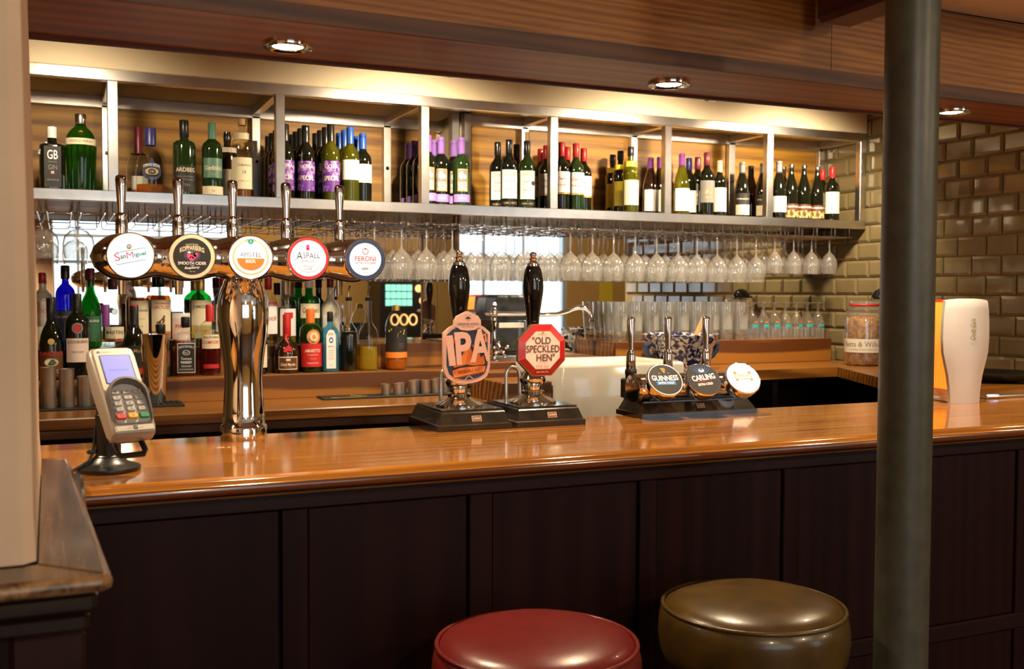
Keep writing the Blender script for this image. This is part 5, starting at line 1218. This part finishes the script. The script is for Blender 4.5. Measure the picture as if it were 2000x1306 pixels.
for (x, y, z, fn, ln, lb) in ((1.461, 2.305, 1.206, gu, 'lens_dark', 'black tilted badge reading GUINNESS EXTRA COLD'), (1.582, 2.305, 1.204, ca, 'lens_dark', 'dark tilted badge reading CARLING EXTRA COLD'), (1.712, 2.305, 1.204, ste, 'lens_hot', 'brightly lit white tilted badge with an orange emblem')):
    if 'lens_dark' not in M: plain('lens_dark', (.012, .012, .02), .12, coat=.6)
    c = Vector((x-1.60, y-2.40, z-1.10))
    xf = frame(lx, -nrm, lz, c)
    badge(TF, 0, 0, 0, .0492, fn, M[ln], lb, xf=xf, depth=.055)
    b = c - nrm*.05
    G().tube([tuple(b), tuple(b*.6+Vector((b.x, -.012, .08))*.4), (b.x, -.012, .085)], [.024, .016, .014], 14).build('badge_neck', M['chrome'], TF)
for (x, zb) in ((1.468, 1.222), (1.590, 1.222), (1.719, 1.222)):
    lever(TF, x-1.60, .095, zb-1.10, .147)
    G().lathe([(.010, -.085), (.012, -.06), (.015, -.055), (.0155, .0), (.012, .002)], 16, (x-1.60, .095, zb-1.10)).lathe([(.0155, -.014), (.0168, -.012), (.0168, -.002), (.0155, 0)], 16, (x-1.60, .095, zb-1.10)).build('tap_body', M['black_plastic'], TF)
    G().tube([(x-1.60, .0, .085), (x-1.60, .095, .085)], .011, 12).build('tap_shank', M['chrome'], TF)
G().cbox(-.170, -.125, .058, .088, .044, .098, .003).build('tap_block', M['black_plastic'], TF)

# ------------------------------------------------------------------ drinks dispenser shaped like a glass
CD = thing('drinks_dispenser', 'white glass-shaped soft drink dispenser with glowing orange side, right of the pillar', 'dispenser', (2.573, 2.395, 1.1002), -.2)
HH = [(0, .051), (.04, .053), (.085, .060), (.12, .069), (.155, .078), (.20, .081), (.25, .080), (.29, .077), (.310, .074)]
def side(z):
    for (a, b), (c, d) in zip(HH, HH[1:]):
        if a <= z <= c: return b+(d-b)*(z-a)/(c-a)
    return .1
g = G(); rings = []
for z, hw in HH:
    ring = []
    for j in range(13):
        a = -1+2*j/12; ring.append((a*hw, -.075-.022*(1-a*a), z))
    ring += [(hw*.98, -.060, z)] + [(a*hw*.98, -.060, z) for a in (.6, .2, -.2, -.6)] + [(-hw*.98, -.060, z)]
    rings.append(ring)
top = [(x, y+.004, z+.006+.006*(1-(x/.074)**2)) for x, y, z in rings[-1]]
rings.append(top)
g.loft(rings).build('front_shell', M['white_plastic'], CD, angle=40)
g = G(); rings = []
for z, hw in HH:
    if z < .015: continue
    hw -= .006; rings.append([(-hw, -.0595, z), (hw, -.0595, z), (hw, .020, z), (-hw, .020, z)])
g.loft(rings).build('side_panel', M['orange_lit'], CD, 'glowing orange translucent side', angle=30)
G().cbox(-.050, .050, -.0585, .020, 0, .0148, .004).build('base', M['white_plastic'], CD)
g = G(); rings = []
for z, hw in HH: rings.append([(-hw, .0205, z), (hw, .0205, z), (hw, .036, z), (-hw, .036, z)])
g.loft(rings).build('back_shell', M['white_plastic'], CD, angle=30)
G().cbox(-.066, .066, -.059, .020, .3105, .318, .003).build('top_cover', M['cap_red'], CD)
lg = Print().text('Coca-Cola', 0, 0, .066, .019, M['cap_gold'], 1, bold=.01, shear=.35)
lg.build('embossed_logo', CD, None, mv(.006, -.0992, .228) @ rot('Z', 6) @ rot('Y', -90) @ mv(0, 0, 0))
dt = thing('drip_tray', 'steel drip tray with a small blue light beside the drinks dispenser', 'drip tray', (2.80, 2.40, 1.1002), 0)
G().cbox(-.08, .12, -.02, .035, 0, .008, .002).build('tray', M['cap_silver'], dt)
G().lathe([(.014, .0081), (.014, .0095), (0, .010)], 16, (-.035, -.002, 0), sx=1.6).build('blue_light', M['blue_led'], dt)

# ------------------------------------------------------------------ card terminal on its stand
CT = thing('card_terminal', 'grey card payment terminal with lit blue screen on a black pole stand', 'card terminal', (.080, 2.05, 1.10))
G().lathe([(0, 0), (.056, 0), (.0575, .003), (.057, .008), (.050, .011), (.042, .013), (.034, .017), (.028, .024), (.026, .026)], 40).build('stand_base', M['black_plastic'], CT, angle=40)
G().lathe([(.0245, .022), (.0245, .028), (.0225, .030), (.0225, .105), (.0205, .107), (.0205, .125), (0, .126)], 28).build('stand_pole', M['black_plastic'], CT, angle=40)
a, e = math.radians(17), math.radians(40)
nz = Vector((math.sin(a)*math.cos(e), -math.cos(a)*math.cos(e), math.sin(e)))
nx = Vector((math.cos(a), math.sin(a), 0)); ny = nz.cross(nx)
TX = frame(nx, ny, nz, Vector((.024, -.058, .158)))
body = obj('terminal_body', None, CT); body.name = 'terminal_body'
def sect(y, w, zt, zb, r=.010):
    pts = []
    for (cx, cz, a0) in ((w-r, zt-r, 0), (-w+r, zt-r, 90), (-w+r, zb+r, 180), (w-r, zb+r, 270)):
        for i in range(5):
            t = math.radians(a0+22.5*i); pts.append((cx+r*math.cos(t), y, cz+r*math.sin(t)))
    return pts
g = G()
g.loft([sect(-.096, .034, -.010, -.030, .008), sect(-.093, .039, -.003, -.036), sect(-.080, .041, .001, -.040), sect(-.03, .041, .002, -.044), (sect(.02, .042, .0, -.046)), sect(.075, .043, .0, -.034), sect(.092, .041, -.002, -.026, .009), sect(.097, .036, -.008, -.020, .006)])
bpy.data.objects.remove(body)
body = g.build('terminal_body', M['grey_plastic'], CT, angle=50); body.matrix_local = TX
plain('silver_plastic', (.58, .54, .48), .32, .3)
g = G().loft([[(x, y, .0012) for x, y, _ in rrect(-.037, .037, -.010, .090, .010, 0)], [(x, y, .004) for x, y, _ in rrect(-.036, .036, -.009, .089, .010, 0)]]); g.build('face_plate', M['silver_plastic'], body, angle=30)
G().loft([[(x, y, .004) for x, y, _ in rrect(-.029, .029, .008, .074, .003, 0)], [(x, y, .0046) for x, y, _ in rrect(-.0285, .0285, .0085, .0735, .003, 0)]]).build('screen_bezel', M['dark_grey_plastic'], body)
G().cbox(-.0265, .0265, .010, .072, .0046, .0052, .0002).build('screen', M['screen_lcd'], body)
FLAT = Matrix(((1,0,0,0),(0,0,1,0),(0,-1,0,0),(0,0,0,1)))
Print().text('Welcome to lunch', 0, .038, .034, .0034, M['ink_blue'], 1).build('screen_text', body, None, mv(0, 0, .0053) @ FLAT)
Print().text('VeriFone', -.013, .081, .016, .0038, M['ink_grey'], 1).text('VX 820', .020, .081, .013, .0032, M['ink_grey'], 1).poly([(-.031, .0795), (-.024, .0795), (-.0255, .083), (-.029, .0835)], M['ink_blue'], 1).build('brand_print', body, None, mv(0, 0, .0042) @ FLAT)
# hooded keypad
G().loft([[(x, y, .0022) for x, y, _ in rrect(-.033, .033, -.078, .004, .012, 0)], [(x, y, .0048) for x, y, _ in rrect(-.0325, .0325, -.0775, .0035, .012, 0)]]).build('keypad_tray', M['white_plastic'], body)
hood = []
plain('hood_grey', (.17, .16, .15), .35, .3)
N = 20
for i in range(N+1):
    t = i/N
    if t < .25: x, y = -.036, -.072+.05*(t/.25)
    elif t > .75: x, y = .036, -.022-.05*((t-.75)/.25)
    else:
        q = (t-.25)/.5*PI; x, y = -.036*math.cos(q), -.022+.034*math.sin(q)
    hh = .006+.016*math.sin(min(1, max(0, t))*PI)**.6
    hood.append((x, y, hh))
g = G(); vs = []; fs = []
for (x, y, hh) in hood:
    k = .90
    vs += [(x*1.04, y*1.0+.001, .002), (x*1.0, y, hh), (x*k, y-.004, hh), (x*.90, y-.005, .004)]
for i in range(N):
    for j in range(3): fs.append((4*i+j, 4*i+j+1, 4*i+j+5, 4*i+j+4))
g.add(vs, fs); g.build('keypad_hood', M['hood_grey'], body, angle=60)
KEYS = ['1', '2', '3', '4', '5', '6', '7', '8', '9', '*', '0', '#']
def key(cx, cy, w, h, mat, ch):
    o = G().loft([[(x, y, .0048) for x, y, _ in rrect(cx-w, cx+w, cy-h, cy+h, h*.8, 0, 4)], [(x, y, .0085) for x, y, _ in rrect(cx-w, cx+w, cy-h, cy+h, h*.8, 0, 4)], [(x, y, .0098) for x, y, _ in rrect(cx-w*.85, cx+w*.85, cy-h*.8, cy+h*.8, h*.6, 0, 4)]]).build('key', mat, body, angle=40)
    if ch: Print().text(ch, cx, cy, .0026, .0042, M['ink'], 1).build('key_print', body, None, mv(0, 0, .0099) @ FLAT)
for i, ch in enumerate(KEYS):
    key(-.020+.020*(i % 3), -.0135-.0125*(i//3), .0078, .0045, M['key_grey'], ch)
for i, (m_, ch) in enumerate((('key_red', 'x'), ('key_yellow', '<'), ('key_green', 'o'))): key(-.021+.021*i, -.0655, .0092, .0056, M[m_], ch)
G().cbox(-.035, .035, -.0965, -.080, -.004, .0035, .003).build('card_slot', M['silver_plastic'], body)
Print().rect(-.004, .004, -.091, -.084, M['ink'], 1).rect(-.0025, .0025, -.0895, -.087, M['cap_silver'], 2).line([(-.014, -.0885), (-.007, -.0885)], .0008, M['ink_grey'], 1).line([(.007, -.0885), (.014, -.0885)], .0008, M['ink_grey'], 1).build('chip_symbol', body, None, mv(0, 0, .0037) @ FLAT)
br = G()
br.cbox(-.030, .030, -.085, -.020, -.056, -.047, .003).build('bracket', M['black_plastic'], CT).matrix_local = TX
hl = G().tube([(-.026, -.085, -.05), (-.026, -.108, -.044), (-.020, -.118, -.041), (.020, -.118, -.041), (.026, -.108, -.044), (.026, -.085, -.05)], .0055, 8)
hl.build('bracket_loop', M['black_plastic'], CT).matrix_local = TX
G().tube([(.006, -.012, .10), (.012, -.03, .118)], .018, 14).build('stand_neck', M['black_plastic'], CT)
G().tube([(-.022, -.004, .085), (-.025, -.006, .05), (-.027, -.008, .036), (-.034, -.014, .022), (-.050, -.020, .012), (-.066, -.022, .005), (-.085, -.02, .003)], .0028, 8).build('cable', M['black_plastic'], CT)
G().cbox(-.038, -.020, -.012, -.002, .034, .041, .002).build('cable_clip', M['black_plastic'], CT)

# ------------------------------------------------------------------ stools
def stool(label, x, y, mat, rz):
    t = thing('bar_stool', label, 'stool', (x, y, 0), rz, 'round leather bar stools')
    R = .180; z = .82
    G().lathe([(.168, z-.118), (.174, z-.112), (.183, z-.09), (.187, z-.06), (.185, z-.03), (.180, z-.008), (.174, z-.004)], 56).build('seat_band', M[mat], t, angle=60)
    G().lathe([(.1745, z-.006), (.169, z+.001), (.150, z+.010), (.115, z+.017), (.06, z+.021), (0, z+.022)], 56).build('seat_cushion', M[mat], t, angle=60)
    G().tube([(.1775*math.cos(2*PI*i/64), .1775*math.sin(2*PI*i/64), z-.003) for i in range(65)], .0042, 8, caps=False).build('piping', M[mat], t, angle=60)
    G().lathe([(0, z-.13), (.165, z-.13), (.165, z-.116), (0, z-.116)], 40).build('seat_board', M['stool_leg_wood'], t)
    for k in range(4):
        a = PI/4+k*PI/2; c, s = math.cos(a), math.sin(a)
        G().tube([(.125*c, .125*s, z-.13), (.19*c, .19*s, 0)], [.021, .016], 12).build('leg', M['stool_leg_wood'], t)
    G().tube([(.168*math.cos(2*PI*i/40), .168*math.sin(2*PI*i/40), .25) for i in range(41)], .010, 8, caps=False).build('foot_ring', M['steel_dull'], t)
stool('round bar stool with oxblood red leather seat', .766, 1.62, 'red_leather', .2)
stool('round bar stool with olive brown leather seat beside the pillar', 1.252, 1.645, 'green_leather', .5)
